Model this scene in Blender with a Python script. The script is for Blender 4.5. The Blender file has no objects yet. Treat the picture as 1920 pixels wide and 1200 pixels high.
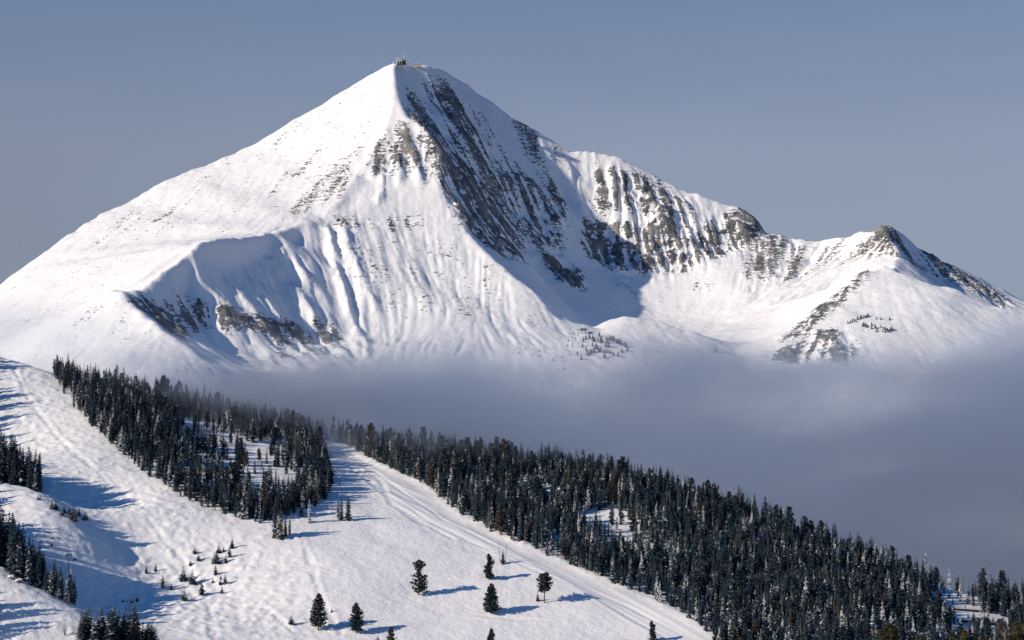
import bpy, bmesh, math, random
import numpy as np
from mathutils import Vector, Matrix
from mathutils.geometry import delaunay_2d_cdt

# ------------------------------------------------------------------ camera, sky, sun, exposure
scene = bpy.context.scene
COL = scene.collection
R = math.radians

PITCH = R(6.0)                      # the camera looks a little uphill
FPX = 960.0 / math.tan(R(13.0))     # 26 degree lens, measured on a 1920 x 1200 frame
cam_data = bpy.data.cameras.new("camera")
cam_data.sensor_width = 36.0
cam_data.lens = 18.0 / math.tan(R(13.0))
cam_data.clip_start = 1.0
cam_data.clip_end = 40000.0
cam = bpy.data.objects.new("camera", cam_data)
COL.objects.link(cam)
cam.location = (0, 0, 0)
cam.rotation_euler = (R(90) + PITCH, 0, 0)
scene.camera = cam

SUN_EL, SUN_AZ = R(23.5), R(27.0)   # azimuth: from the left (-X), turned 27 degrees towards the viewer
S_DIR = Vector((-math.cos(SUN_EL) * math.cos(SUN_AZ), -math.cos(SUN_EL) * math.sin(SUN_AZ), math.sin(SUN_EL)))
sun_data = bpy.data.lights.new("sun", 'SUN')
sun_data.energy = 4.55
sun_data.angle = R(0.6)
sun_data.color = (1.0, 0.875, 0.72)
sun = bpy.data.objects.new("sun", sun_data)
COL.objects.link(sun)
sun.rotation_euler = S_DIR.to_track_quat('Z', 'Y').to_euler()

world = bpy.data.worlds.new("World")
scene.world = world
world.use_nodes = True
wn = world.node_tree.nodes
wl = world.node_tree.links
bg = wn["Background"]
skyt = wn.new('ShaderNodeTexSky')
skyt.sky_type = 'NISHITA'
skyt.sun_disc = False
skyt.sun_elevation = SUN_EL
skyt.sun_rotation = math.atan2(S_DIR.x, S_DIR.y)
skyt.altitude = 2400
skyt.air_density = 1.0
skyt.dust_density = 0.5
skyt.ozone_density = 2.0
# thin veil of high cloud: pulls the sky towards grey
hsv = wn.new('ShaderNodeHueSaturation')
geo = wn.new('ShaderNodeTexCoord')
sep = wn.new('ShaderNodeSeparateXYZ')
wl.new(geo.outputs['Generated'], sep.inputs[0])
mr = wn.new('ShaderNodeMapRange')
mr.inputs['From Min'].default_value, mr.inputs['From Max'].default_value = 0.18, 0.55
mr.inputs['To Min'].default_value, mr.inputs['To Max'].default_value = 0.54, 2.1
wl.new(sep.outputs['Z'], mr.inputs['Value'])
wl.new(mr.outputs[0], hsv.inputs['Saturation'])
mv = wn.new('ShaderNodeMapRange')
mv.inputs['From Min'].default_value, mv.inputs['From Max'].default_value = 0.05, 0.34
mv.inputs['To Min'].default_value, mv.inputs['To Max'].default_value = 0.44, 1.0
wl.new(sep.outputs['Z'], mv.inputs['Value'])
# faint unevenness of the veil
cn = wn.new('ShaderNodeTexNoise')
cn.inputs['Scale'].default_value, cn.inputs['Detail'].default_value = 3.0, 3.0
cmap = wn.new('ShaderNodeMapping')
cmap.inputs['Scale'].default_value = (1.0, 1.0, 3.0)
wl.new(geo.outputs['Generated'], cmap.inputs[0])
wl.new(cmap.outputs[0], cn.inputs['Vector'])
cr = wn.new('ShaderNodeMapRange')
cr.inputs['From Min'].default_value, cr.inputs['From Max'].default_value = 0.3, 0.7
cr.inputs['To Min'].default_value, cr.inputs['To Max'].default_value = 0.93, 1.07
wl.new(cn.outputs[0], cr.inputs['Value'])
mm = wn.new('ShaderNodeMath')
mm.operation = 'MULTIPLY'
wl.new(mv.outputs[0], mm.inputs[0])
wl.new(cr.outputs[0], mm.inputs[1])
wl.new(mm.outputs[0], hsv.inputs['Value'])
wl.new(skyt.outputs[0], hsv.inputs['Color'])
tint = wn.new('ShaderNodeMix')
tint.data_type, tint.blend_type = 'RGBA', 'MULTIPLY'
tint.inputs[0].default_value = 1.0
tint.inputs[7].default_value = (0.96, 0.95, 1.03, 1.0)
wl.new(hsv.outputs[0], tint.inputs[6])
wl.new(tint.outputs[2], bg.inputs[0])
bg.inputs[1].default_value = 0.104

scene.view_settings.view_transform = 'Standard'
scene.view_settings.look = 'None'
scene.view_settings.exposure = 0.1
scene.view_settings.gamma = 1.0
scene.view_settings.use_curve_mapping = False
scene.render.engine = 'CYCLES'
scene.cycles.use_denoising = True
scene.cycles.max_bounces = 6
scene.cycles.diffuse_bounces = 2
scene.cycles.volume_bounces = 2
scene.cycles.transparent_max_bounces = 8

# ------------------------------------------------------------------ helpers
CP, SP = math.cos(PITCH), math.sin(PITCH)

def at(u, v, Y):
    """point that stands at distance Y on the line of sight through (u, v) of the 1920 x 1200 survey frame"""
    x, y = (u - 960.0) / FPX, (600.0 - v) / FPX
    t = Y / (CP - y * SP)
    return (t * x, Y, t * (SP + y * CP))

def uv_of(X, Y, Z):
    d = Y * CP + Z * SP
    return 960.0 + FPX * X / d, 600.0 - FPX * (Z * CP - Y * SP) / d

def lattice_noise(X, Y, scale, seed, ay=1.0):
    rng = np.random.RandomState(seed)
    n = 256
    L = rng.rand(n, n).astype(np.float32) * 2 - 1
    gx, gy = X / scale + 1000.0, Y / (scale * ay) + 1000.0
    ix, iy = np.floor(gx).astype(np.int64), np.floor(gy).astype(np.int64)
    fx, fy = (gx - ix).astype(np.float32), (gy - iy).astype(np.float32)
    fx = fx * fx * fx * (fx * (fx * 6 - 15) + 10)
    fy = fy * fy * fy * (fy * (fy * 6 - 15) + 10)
    a, b = L[iy % n, ix % n], L[iy % n, (ix + 1) % n]
    c, d = L[(iy + 1) % n, ix % n], L[(iy + 1) % n, (ix + 1) % n]
    return (a * (1 - fx) + b * fx) * (1 - fy) + (c * (1 - fx) + d * fx) * fy

def fbm(X, Y, scale, octs, seed, gain=0.5):
    out, amp, tot = 0.0, 1.0, 0.0
    c, s = math.cos(0.6), math.sin(0.6)
    for o in range(octs):
        out = out + amp * lattice_noise(X, Y, scale, seed + o)
        tot += amp
        amp *= gain
        scale *= 0.5
        X, Y = c * X - s * Y, s * X + c * Y
    return out / tot

def blur(A, sigma):
    """separable gaussian, edge padded"""
    if sigma <= 0:
        return A
    r = max(1, int(sigma * 3))
    k = np.exp(-0.5 * (np.arange(-r, r + 1) / sigma) ** 2)
    k /= k.sum()
    for ax in (0, 1):
        pad = [(0, 0), (0, 0)]
        pad[ax] = (r, r)
        P = np.pad(A, pad, mode='edge')
        out = np.zeros_like(A)
        for i, w in enumerate(k):
            out += w * (P[i:i + A.shape[0], :] if ax == 0 else P[:, i:i + A.shape[1]])
        A = out
    return A

def bil(A, x, y):
    h, w = A.shape
    x = np.clip(x, 0, w - 1.001)
    y = np.clip(y, 0, h - 1.001)
    ix, iy = x.astype(np.int32), y.astype(np.int32)
    fx, fy = x - ix, y - iy
    return ((A[iy, ix] * (1 - fx) + A[iy, ix + 1] * fx) * (1 - fy)
            + (A[iy + 1, ix] * (1 - fx) + A[iy + 1, ix + 1] * fx) * fy)

def streaks(N, gx, gy, steps):
    """noise smeared along the fall line of the ground: ribs and gullies, wind-blown rock streaks"""
    h, w = N.shape
    py0, px0 = np.mgrid[0:h, 0:w].astype(np.float32)
    acc = N.copy()
    for sgn in (1, -1):
        px, py = px0.copy(), py0.copy()
        for i in range(steps):
            dx, dy = bil(gx, px, py), bil(gy, px, py)
            px = px + sgn * dx
            py = py + sgn * dy
            acc += bil(N, px, py)
    acc -= acc.mean()
    return acc / acc.std()

def inside(U, V, poly):
    m = np.zeros(U.shape, bool)
    n = len(poly)
    for i in range(n):
        x0, y0 = poly[i]
        x1, y1 = poly[(i + 1) % n]
        if y0 == y1:
            continue
        c = ((y0 > V) != (y1 > V)) & (U < (x1 - x0) * (V - y0) / (y1 - y0) + x0)
        m ^= c
    return m

def smooth(a, b, x):
    t = np.clip((x - a) / (b - a), 0, 1)
    return t * t * (3 - 2 * t)

def tin_grid(lines, pts, X0, X1, Y0, Y1, dx):
    """heights on a regular grid from surveyed ridge lines (kept as creases) and spot heights"""
    V, E, Z, key = [], [], [], {}
    def addv(p):
        k = (round(p[0]), round(p[1]))
        if k not in key:
            key[k] = len(V)
            V.append(Vector((p[0], p[1])))
            Z.append(p[2])
        return key[k]
    for ln in lines:
        idx = [addv(p) for p in ln]
        E += [(a, b) for a, b in zip(idx[:-1], idx[1:]) if a != b]
    for p in pts:
        addv(p)
    rv, re, rf, ov, oe, of = delaunay_2d_cdt(V, E, [], 0, 0.01)
    rz = []
    for i, v in enumerate(rv):
        if ov[i]:
            rz.append(Z[ov[i][0]])
        else:
            d = sorted(((v - V[j]).length + 1e-3, Z[j]) for j in range(len(V)))[:3]
            rz.append(sum(z / q for q, z in d) / sum(1 / q for q, z in d))
    nx, ny = int((X1 - X0) / dx) + 1, int((Y1 - Y0) / dx) + 1
    xs, ys = X0 + dx * np.arange(nx), Y0 + dx * np.arange(ny)
    G = np.full((ny, nx), np.nan)
    for f in rf:
        for k in range(1, len(f) - 1):
            a, b, c = f[0], f[k], f[k + 1]
            P = [(rv[q].x, rv[q].y, rz[q]) for q in (a, b, c)]
            x0 = max(0, int(math.floor((min(p[0] for p in P) - X0) / dx)))
            x1 = min(nx - 1, int(math.ceil((max(p[0] for p in P) - X0) / dx)))
            y0 = max(0, int(math.floor((min(p[1] for p in P) - Y0) / dx)))
            y1 = min(ny - 1, int(math.ceil((max(p[1] for p in P) - Y0) / dx)))
            if x1 < x0 or y1 < y0:
                continue
            gx, gy = np.meshgrid(xs[x0:x1 + 1], ys[y0:y1 + 1])
            (ax, ay, az), (bx, by, bz), (cx, cy, cz) = P
            den = (by - cy) * (ax - cx) + (cx - bx) * (ay - cy)
            if abs(den) < 1e-9:
                continue
            l0 = ((by - cy) * (gx - cx) + (cx - bx) * (gy - cy)) / den
            l1 = ((cy - ay) * (gx - cx) + (ax - cx) * (gy - cy)) / den
            l2 = 1 - l0 - l1
            m = (l0 >= -1e-6) & (l1 >= -1e-6) & (l2 >= -1e-6)
            sub = G[y0:y1 + 1, x0:x1 + 1]
            sub[m] = (l0 * az + l1 * bz + l2 * cz)[m]
    if np.isnan(G).any():
        fill = np.nanmin(G)
        G = np.where(np.isnan(G), fill, G)
    gx, gy = np.meshgrid(xs, ys)
    return gx, gy, G

def line_distance(X, Y, lines):
    D = np.full(X.shape, 1e9)
    for ln in lines:
        for (x0, y0, _), (x1, y1, _) in zip(ln[:-1], ln[1:]):
            ex, ey = x1 - x0, y1 - y0
            L2 = ex * ex + ey * ey + 1e-9
            t = np.clip(((X - x0) * ex + (Y - y0) * ey) / L2, 0, 1)
            D = np.minimum(D, (X - x0 - t * ex) ** 2 + (Y - y0 - t * ey) ** 2)
    return np.sqrt(D)

def grid_object(name, X, Y, Z, mat, attrs):
    ny, nx = X.shape
    me = bpy.data.meshes.new(name)
    co = np.stack([X, Y, Z], -1).reshape(-1, 3).astype(np.float32)
    i = np.arange(ny * nx).reshape(ny, nx)
    q = np.stack([i[:-1, :-1], i[:-1, 1:], i[1:, 1:], i[1:, :-1]], -1).reshape(-1, 4)
    me.vertices.add(len(co))
    me.vertices.foreach_set('co', co.ravel())
    me.loops.add(q.size)
    me.loops.foreach_set('vertex_index', q.ravel().astype(np.int32))
    me.polygons.add(len(q))
    me.polygons.foreach_set('loop_start', (np.arange(len(q)) * 4).astype(np.int32))
    me.polygons.foreach_set('use_smooth', np.ones(len(q), bool))
    me.update()
    for an, A in attrs.items():
        at_ = me.attributes.new(an, 'FLOAT', 'POINT')
        at_.data.foreach_set('value', A.ravel().astype(np.float32))
    me.materials.append(mat)
    o = bpy.data.objects.new(name, me)
    o['kind'] = 'structure'
    COL.objects.link(o)
    return o

class Ground:
    def __init__(self, X, Y, Z):
        self.X0, self.Y0, self.dx = X[0, 0], Y[0, 0], X[0, 1] - X[0, 0]
        self.Z = Z
        self.Y1 = Y[-1, 0]
    def z(self, x, y):
        return float(bil(self.Z, np.array([(x - self.X0) / self.dx]), np.array([(y - self.Y0) / self.dx]))[0])
    def zs(self, x, y):
        return bil(self.Z, (x - self.X0) / self.dx, (y - self.Y0) / self.dx)
    def hit(self, u, v, near=None, far=None):
        """first ground point on a line of sight"""
        Ys = np.arange(near or self.Y0 + 2, far or self.Y1 - 2, 1.0)
        x, y = (u - 960.0) / FPX, (600.0 - v) / FPX
        t = Ys / (CP - y * SP)
        Xs, Zs = t * x, t * (SP + y * CP)
        k = np.nonzero(self.zs(Xs, Ys) >= Zs)[0]
        if len(k) == 0:
            return None
        k = k[0]
        return (float(Xs[k]), float(Ys[k]), self.z(Xs[k], Ys[k]))

# ------------------------------------------------------------------ node material helper
class NT:
    def __init__(self, name):
        self.m = bpy.data.materials.new(name)
        self.m.use_nodes = True
        self.t = self.m.node_tree
        self.bsdf = self.t.nodes['Principled BSDF']
        self.out = self.t.nodes['Material Output']
    def n(self, typ, ins=None, **props):
        nd = self.t.nodes.new(typ)
        for k, v in props.items():
            setattr(nd, k, v)
        for k, v in (ins or {}).items():
            if isinstance(v, bpy.types.NodeSocket):
                self.t.links.new(v, nd.inputs[k])
            else:
                nd.inputs[k].default_value = v
        return nd
    def math(self, op, a, b=None, c=None, clamp=False):
        ins = {0: a}
        if b is not None:
            ins[1] = b
        if c is not None:
            ins[2] = c
        return self.n('ShaderNodeMath', ins, operation=op, use_clamp=clamp).outputs[0]
    def ramp(self, x, lo, hi, a=0.0, b=1.0):
        return self.n('ShaderNodeMapRange', {0: x, 1: lo, 2: hi, 3: a, 4: b}, interpolation_type='SMOOTHSTEP').outputs[0]
    def mix(self, f, a, b):
        nd = self.t.nodes.new('ShaderNodeMix')
        nd.data_type = 'RGBA'
        for s, v in ((0, f), (6, a), (7, b)):
            if isinstance(v, bpy.types.NodeSocket):
                self.t.links.new(v, nd.inputs[s])
            else:
                nd.inputs[s].default_value = v
        return nd.outputs[2]
    def link(self, a, b):
        self.t.links.new(a, b)

def rgb(r, g, b):
    return (r, g, b, 1.0)

# ------------------------------------------------------------------ materials of the ground
def mountain_material():
    m = NT("wind_packed_snow_and_rock")
    pos = m.n('ShaderNodeNewGeometry').outputs['Position']
    rock = m.n('ShaderNodeAttribute', attribute_name='rock').outputs['Fac']
    n1 = m.n('ShaderNodeTexNoise', {'Vector': pos, 'Scale': 0.17, 'Detail': 8.0, 'Roughness': 0.68}).outputs[0]
    n2 = m.n('ShaderNodeTexNoise', {'Vector': pos, 'Scale': 0.035, 'Detail': 3.0, 'Roughness': 0.5}).outputs[0]
    x = m.math('ADD', rock, m.math('MULTIPLY', m.math('SUBTRACT', n1, 0.5), 2.7))
    lv = m.n('ShaderNodeVectorMath', {0: pos, 1: (0.035, 0.035, 0.26)}, operation='MULTIPLY').outputs[0]
    nl = m.n('ShaderNodeTexNoise', {'Vector': lv, 'Scale': 1.0, 'Detail': 3.0, 'Roughness': 0.6}).outputs[0]
    x = m.math('ADD', x, m.math('MULTIPLY', m.math('SUBTRACT', nl, 0.5), 1.5))
    mask = m.ramp(x, 0.52, 0.62)
    snow = m.mix(n2, rgb(0.83, 0.83, 0.84), rgb(0.88, 0.87, 0.86))
    n3 = m.n('ShaderNodeTexNoise', {'Vector': pos, 'Scale': 0.05, 'Detail': 5.0, 'Roughness': 0.6}).outputs[0]
    rk = m.mix(m.ramp(n3, 0.35, 0.65), rgb(0.075, 0.082, 0.095), rgb(0.25, 0.235, 0.225))
    m.link(m.mix(mask, snow, rk), m.bsdf.inputs['Base Color'])
    m.bsdf.inputs['Roughness'].default_value = 0.75
    m.bsdf.inputs['Specular IOR Level'].default_value = 0.2
    nb = m.n('ShaderNodeTexNoise', {'Vector': pos, 'Scale': 0.16, 'Detail': 5.0, 'Roughness': 0.6}).outputs[0]
    strength = m.math('MULTIPLY_ADD', mask, 0.5, 0.27)
    bump = m.n('ShaderNodeBump', {'Strength': strength, 'Distance': 4.0, 'Height': nb})
    m.link(bump.outputs[0], m.bsdf.inputs['Normal'])
    return m.m

# ------------------------------------------------------------------ the mountain
def L(*p):
    return [at(*q) for q in p]

SKY_L = L((740,113,4500),(697,137,4500),(650,165,4495),(600,195,4485),(545,226,4470),(480,265,4450),(430,287,4430),(385,308,4400),
          (330,328,4360),(280,350,4330),(240,375,4300),(187,400,4250),(127,437,4180),(80,473,4120),(33,507,4070),(0,532,4030),(-80,585,3950),(-220,650,3850))
R1 = L((740,113,4500),(737,127,4475),(740,160,4428),(748,187,4395),(747,217,4358),(727,237,4330),(713,263,4300),(693,290,4265),
       (675,320,4225),(675,357,4175),(657,380,4140),(607,407,4075),(567,418,4020),(520,435,3945),(460,443,3855),(407,445,3790),
       (380,453,3755),(360,473,3725),(340,488,3695),(313,503,3660),(293,523,3630),(267,540,3597),(240,542,3575),(207,540,3545))
FE = L((207,540,3545),(230,550,3515),(247,570,3485),(283,597,3440),(307,620,3405),(340,643,3370),(367,667,3340),(393,687,3310),(440,740,3250))
R2 = L((747,217,4358),(760,217,4356),(787,233,4335),(810,253,4310),(823,273,4288),(827,293,4265),(823,330,4220),(825,350,4195),
       (837,373,4170),(860,407,4130),(873,430,4105),(893,457,4072),(913,473,4050),(953,510,4005),(990,537,3970),(1013,563,3940),
       (1037,590,3910),(1060,617,3880),(1072,628,3860))
R3 = L((740,113,4500),(765,115,4525),(805,118,4565),(837,132,4605),(875,152,4635),(890,168,4645),(927,193,4660),(957,215,4668),
       (987,228,4674),(1027,253,4680),(1067,278,4686),(1097,282,4690),(1143,288,4695),(1187,307,4697),(1250,338,4697),(1300,360,4694),
       (1360,380,4688),(1390,388,4682),(1413,403,4675),(1435,437,4668),(1453,440,4662),(1477,442,4652),(1507,443,4635),(1520,452,4622),
       (1540,450,4600),(1553,443,4580),(1573,440,4555),(1590,442,4530),(1610,430,4500),(1640,432,4460),(1650,420,4445),(1670,421,4435),
       (1697,437,4452),(1720,463,4472),(1773,490,4500),(1830,513,4520),(1873,537,4535),(1920,563,4550),(2050,620,4560),(2250,700,4560))
SPUR = L((1663,424,4438),(1667,443,4395),(1683,460,4350),(1687,480,4295),(1676,493,4220),(1653,493,4150))
DOME_R = L((1653,493,4150),(1680,505,4120),(1747,530,4080),(1800,543,4060),(1847,570,4040),(1897,580,4030),(1960,590,4010),(2100,630,3970))
DOME_L = L((1653,493,4150),(1627,507,4120),(1597,527,4080),(1563,560,4020),(1513,593,3950),(1480,620,3900),(1453,643,3860),(1430,663,3820),(1400,700,3740))
MOR = L((1119,627,3895),(1123,616,3930),(1133,601,3950),(1170,593,3960),(1233,602,3960),(1287,619,3940),(1333,638,3910),(1377,658,3880),(1395,672,3840))
WALL_B = L((1123,500,4490),(1157,513,4480),(1233,510,4495),(1283,508,4500),(1310,490,4525),(1357,473,4565),(1400,457,4610),(1432,442,4662))
GULLY = L((850,185,4560),(875,205,4565),(913,240,4570),(920,307,4505),(927,360,4450),(960,427,4405),(1000,500,4330),(1040,560,4230),(1085,600,4110),(1095,622,3960))
RIB_B = L((850,245,4440),(860,300,4400),(893,360,4350),(930,410,4310),(960,457,4260),(975,485,4220))
RIB_C = L((957,215,4668),(965,260,4625),(977,312,4570),(993,347,4525),(1000,390,4490),(1007,427,4460),(1030,480,4390))
RIDGES = [SKY_L, R1, FE, R2, R3, SPUR, DOME_R, DOME_L, MOR]
CREASE = RIDGES + [WALL_B, GULLY, RIB_B, RIB_C]
SPOTS = L(
    # sunlit south-east face and its foot
    (0,600,3750),(0,640,3600),(0,700,3400),(100,680,3400),(200,690,3280),(300,700,3230),(-200,700,3500),(-200,740,3300),(100,600,3640),
    # concave shaded basin under the lower ridge
    (420,520,3770),(480,500,3850),(560,470,3970),(350,560,3690),(420,600,3660),(500,600,3720),(380,640,3620),(480,650,3640),(560,640,3745),
    (640,560,3880),(620,500,3950),(640,640,3790),(480,695,3520),(600,700,3540),
    # broad lit face between the two ridges
    (720,330,4220),(760,300,4262),(770,380,4160),(700,400,4110),(760,430,4090),(680,480,3985),(800,480,4030),(760,540,3930),(790,180,4490),(800,220,4445),(775,150,4505),(830,262,4350),(700,560,3890),
    (850,540,3970),(950,600,3870),(880,600,3850),(720,640,3820),(800,640,3780),(900,640,3760),(1000,640,3790),(1050,640,3820),
    (700,700,3560),(850,700,3570),(1000,700,3600),
    # knoll with the lift, moraine, cirque floor
    (1095,628,3870),(1080,645,3790),(1120,640,3790),(1160,650,3770),(1190,668,3720),(1060,685,3640),(1120,695,3630),(1200,700,3640),
    (1200,640,3850),(1300,662,3800),(1250,680,3700),(1150,630,3870),
    (1150,590,4270),(1200,599,4300),(1250,600,4310),(1340,605,4270),(1300,640,4110),(1400,645,4020),(1400,560,4350),(1300,560,4400),
    (1200,560,4400),(1130,560,4330),(1480,560,4260),(1500,510,4450),(1560,490,4490),(1600,480,4440),(1560,520,4330),(1450,610,4110),
    (1060,500,4400),(1050,440,4480),(1075,400,4550),(1040,345,4610),(1090,350,4630),
    # wall above the cirque
    (1180,400,4590),(1280,430,4590),(1350,420,4630),(1120,400,4600),
    # right-hand dome and dark flank behind it
    (1700,600,3900),(1800,620,3880),(1600,620,3850),(1700,700,3700),(1900,640,3850),(1920,700,3700),(1560,690,3720),(2050,680,3850),(1750,570,3970),
    (1705,495,4400),(1730,508,4410),(1780,528,4420),(1850,560,4425),(1930,585,4425),
)
# ground that lies behind and below the crests, and the valley under the cloud
SPOTS += [(X, 4840, 640) for X in (150, 350, 500)] + [(X, 4900, 420) for X in (-900, -500, -200, 100, 400, 700, 1000, 1300)]
SPOTS += [(-900, 4350, 380), (-650, 4600, 560), (-450, 4720, 720), (-1100, 4200, 300), (-100, 4790, 800), (60, 4840, 720), (750, 4650, 480), (950, 4600, 430)]
SPOTS += [(-1400, 4900, 250), (1400, 4900, 250), (-1400, 3000, 120), (1400, 3000, 120), (-1400, 3800, 300), (1400, 4300, 330), (1400, 3800, 250)]
SPOTS += [(X, 3000, 130 + 0.03 * X) for X in (-1000, -700, -400, -100, 200, 500, 800, 1100)]
SPOTS += [(X, 4060, 396 - 0.12 * (X - 200)) for X in (150, 200, 250, 330)] + [(690, 4150, 455), (780, 4130, 440), (860, 4110, 425)]

DXM = 3.0
MX, MY, MZ = tin_grid(CREASE, SPOTS, -1350, 1350, 3000, 4890, DXM)
dist_ridge = bil(line_distance(MX[::4, ::4], MY[::4, ::4], RIDGES), (MX - MX[0, 0]) / (4 * DXM), (MY - MY[0, 0]) / (4 * DXM))
soft = blur(MZ, 6.5)
keep = np.exp(-(dist_ridge / 28.0) ** 2)
base = soft + (blur(MZ, 1.5) - soft) * keep
MU, MV = uv_of(MX, MY, base)
gyy, gxx = np.gradient(blur(base, 3.0), DXM)
slope = np.sqrt(gxx ** 2 + gyy ** 2)
fx, fy = gxx / (slope + 1e-6), gyy / (slope + 1e-6)
rng = np.random.RandomState(5)
def white(cell, seed):
    return lattice_noise(MX, MY, cell, seed)
st_big = streaks(white(26.0, 11), fx, fy, 26)
st_mid = streaks(white(11.0, 12), fx, fy, 18)
st_fine = streaks(white(5.0, 13), fx, fy, 12)
rough = fbm(MX, MY, 46.0, 5, 21, 0.6)
rough /= rough.std()

def area(poly, b=5.0, near=3000, far=4900):
    m = inside(MU, MV, poly) & (MY > near) & (MY < far)
    return blur(m.astype(np.float64), b)

# where bare rock stands out of the snow: (outline seen from the valley, strength)
ROCK = [
    ([(690,285),(745,225),(790,235),(828,290),(826,340),(800,345),(770,310),(740,335),(700,330),(678,330)], 0.62),      # ribs of the upper buttress
    ([(752,190),(790,225),(850,235),(890,280),(870,300),(830,262),(775,240)], 0.88),
    ([(800,140),(850,190),(905,240),(915,280),(885,270),(840,220),(780,170)], 0.72),
    ([(822,270),(850,260),(905,345),(960,420),(985,490),(930,480),(880,440),(850,400),(822,345)], 0.95),                  # dark wall above the couloir
    ([(925,310),(985,320),(1060,355),(1078,420),(1040,440),(1060,480),(1020,470),(985,430),(960,400),(930,370)], 0.85),
    ([(765,165),(830,150),(910,215),(945,290),(1060,345),(1080,440),(1030,480),(960,470),(860,400),(825,300),(770,225)], 0.54),
    ([(950,215),(1000,235),(1060,290),(1050,340),(990,320),(965,290)], 0.42),
    ([(1010,477),(1035,480),(1085,505),(1102,535),(1085,545),(1040,525)], 1.25),                                            # rock island
    ([(1075,415),(1250,410),(1300,440),(1310,490),(1285,508),(1230,512),(1160,515),(1120,500),(1090,465)], 0.95),          # foot of the wall
    ([(1085,418),(1245,418),(1250,447),(1170,448),(1090,440)], 1.15),                                                       # dark band
    ([(1100,300),(1250,345),(1310,400),(1290,430),(1180,400),(1120,400)], 0.70),
    ([(1330,410),(1395,395),(1418,405),(1436,440),(1400,460),(1330,485),(1300,475),(1310,430)], 0.98),
    ([(1150,515),(1190,545),(1230,545),(1225,555),(1170,555)], 0.6),
    ([(1305,530),(1325,523),(1333,540),(1310,550)], 1.0),
    ([(1435,440),(1600,445),(1660,425),(1660,495),(1600,490),(1520,520),(1450,540),(1400,520),(1390,470)], 0.46),
    ([(1640,425),(1668,425),(1682,460),(1690,490),(1640,480)], 0.80),
    ([(1455,645),(1520,585),(1570,548),(1630,500),(1650,500),(1590,555),(1540,600),(1480,645)], 0.85),
    ([(1450,660),(1500,640),(1540,615),(1590,625),(1620,650),(1600,680),(1450,680)], 0.75),
    ([(1665,425),(1720,465),(1780,495),(1900,560),(1900,590),(1800,540),(1700,500)], 0.62),
    ([(245,565),(310,555),(350,580),(430,590),(480,600),(560,610),(620,605),(650,640),(560,645),(520,655),(500,620),(430,615),(350,615),(345,645),(300,605)], 1.0),
    ([(320,572),(350,560),(440,582),(460,612),(350,614)], 0.95),
    ([(500,665),(640,640),(680,650),(640,660),(510,680)], 0.5),
    ([(590,420),(600,402),(680,410),(750,405),(805,408),(800,420),(770,435),(720,428),(640,432)], 0.55),
    ([(990,600),(1060,610),(1062,620),(1010,612)], 0.4),
    ([(640,430),(760,440),(880,460),(1000,560),(1010,620),(880,600),(760,600),(650,560)], 0.20),
    ([(0,540),(240,380),(540,235),(720,125),(735,230),(640,370),(380,450),(200,540)], 0.12),
    ([(640,290),(715,250),(725,240),(690,300),(640,370),(520,425),(540,395)], 0.36),                                        # wind-scoured stones on the ridge
    ([(150,460),(240,390),(350,385),(330,400),(230,440),(160,480)], 0.36),
    ([(300,330),(345,322),(345,332),(300,345)], 0.34),
    ([(0,610),(120,560),(230,580),(330,640),(250,660),(100,600),(0,620)], 0.22),
    ([(450,400),(560,300),(700,215),(700,225),(560,330),(470,400)], 0.28),
]
rock = np.zeros_like(MX)
for poly, w in ROCK:
    rock = np.maximum(rock, area(poly, 4.0) * w)
rocky = smooth(0.25, 0.8, rock)
ridge_soft = smooth(0, 40, dist_ridge)

# relief: ribs and gullies down the fall line, crags where rock shows
basin = area([(230,545),(380,450),(520,435),(640,420),(690,560),(720,670),(560,690),(400,690)], 12.0)
wall = area([(1070,275),(1440,440),(1310,500),(1120,505),(1080,420)], 8.0)
face = area([(640,400),(860,400),(1060,620),(1000,660),(720,660),(600,480)], 14.0)
flank = area([(1400,440),(1660,425),(1600,520),(1460,600),(1380,540)], 10.0)
butt = area([(690,285),(745,215),(830,290),(826,345),(690,345)], 6.0)
darkf = area([(1665,425),(1930,565),(1930,590),(1700,500)], 8.0)
couloir = area([(750,150),(930,200),(1070,350),(1080,430),(1000,500),(870,430),(820,300)], 8.0)
steep = smooth(0.35, 0.9, slope)
ribs = (0.7 + 6.5 * basin + 8.0 * wall + 1.9 * face + 4.0 * flank + 7.5 * butt + 5.0 * darkf + 5.5 * couloir)
sharp = lambda q: 0.9 - 1.5 * np.abs(q) ** 0.75
moraine = area([(1115,632),(1128,596),(1170,588),(1300,615),(1400,668),(1310,676),(1180,655)], 5.0, 3600, 4020)
ribs = ribs * (1 - 0.85 * moraine)
Z = base + (0.6 * st_big + 0.5 * sharp(st_big)) * ribs * 0.5 * ridge_soft + (0.5 * st_mid + 0.6 * sharp(st_mid)) * ribs * 0.36 * (0.3 + 0.7 * ridge_soft)
Z += (st_fine + sharp(st_fine)) * (0.10 + 0.45 * rocky + 0.6 * wall + 0.42 * face + 0.22 * basin + 0.25 * flank)
Z += rough * (0.7 + 4.2 * rocky * (0.4 + 0.6 * ridge_soft) + 2.0 * wall)
strata = lattice_noise(base + 8 * rough, MX * 0.12, 13.0, 44)
Z += strata * 2.6 * (wall + 0.6 * couloir) * rocky
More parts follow.
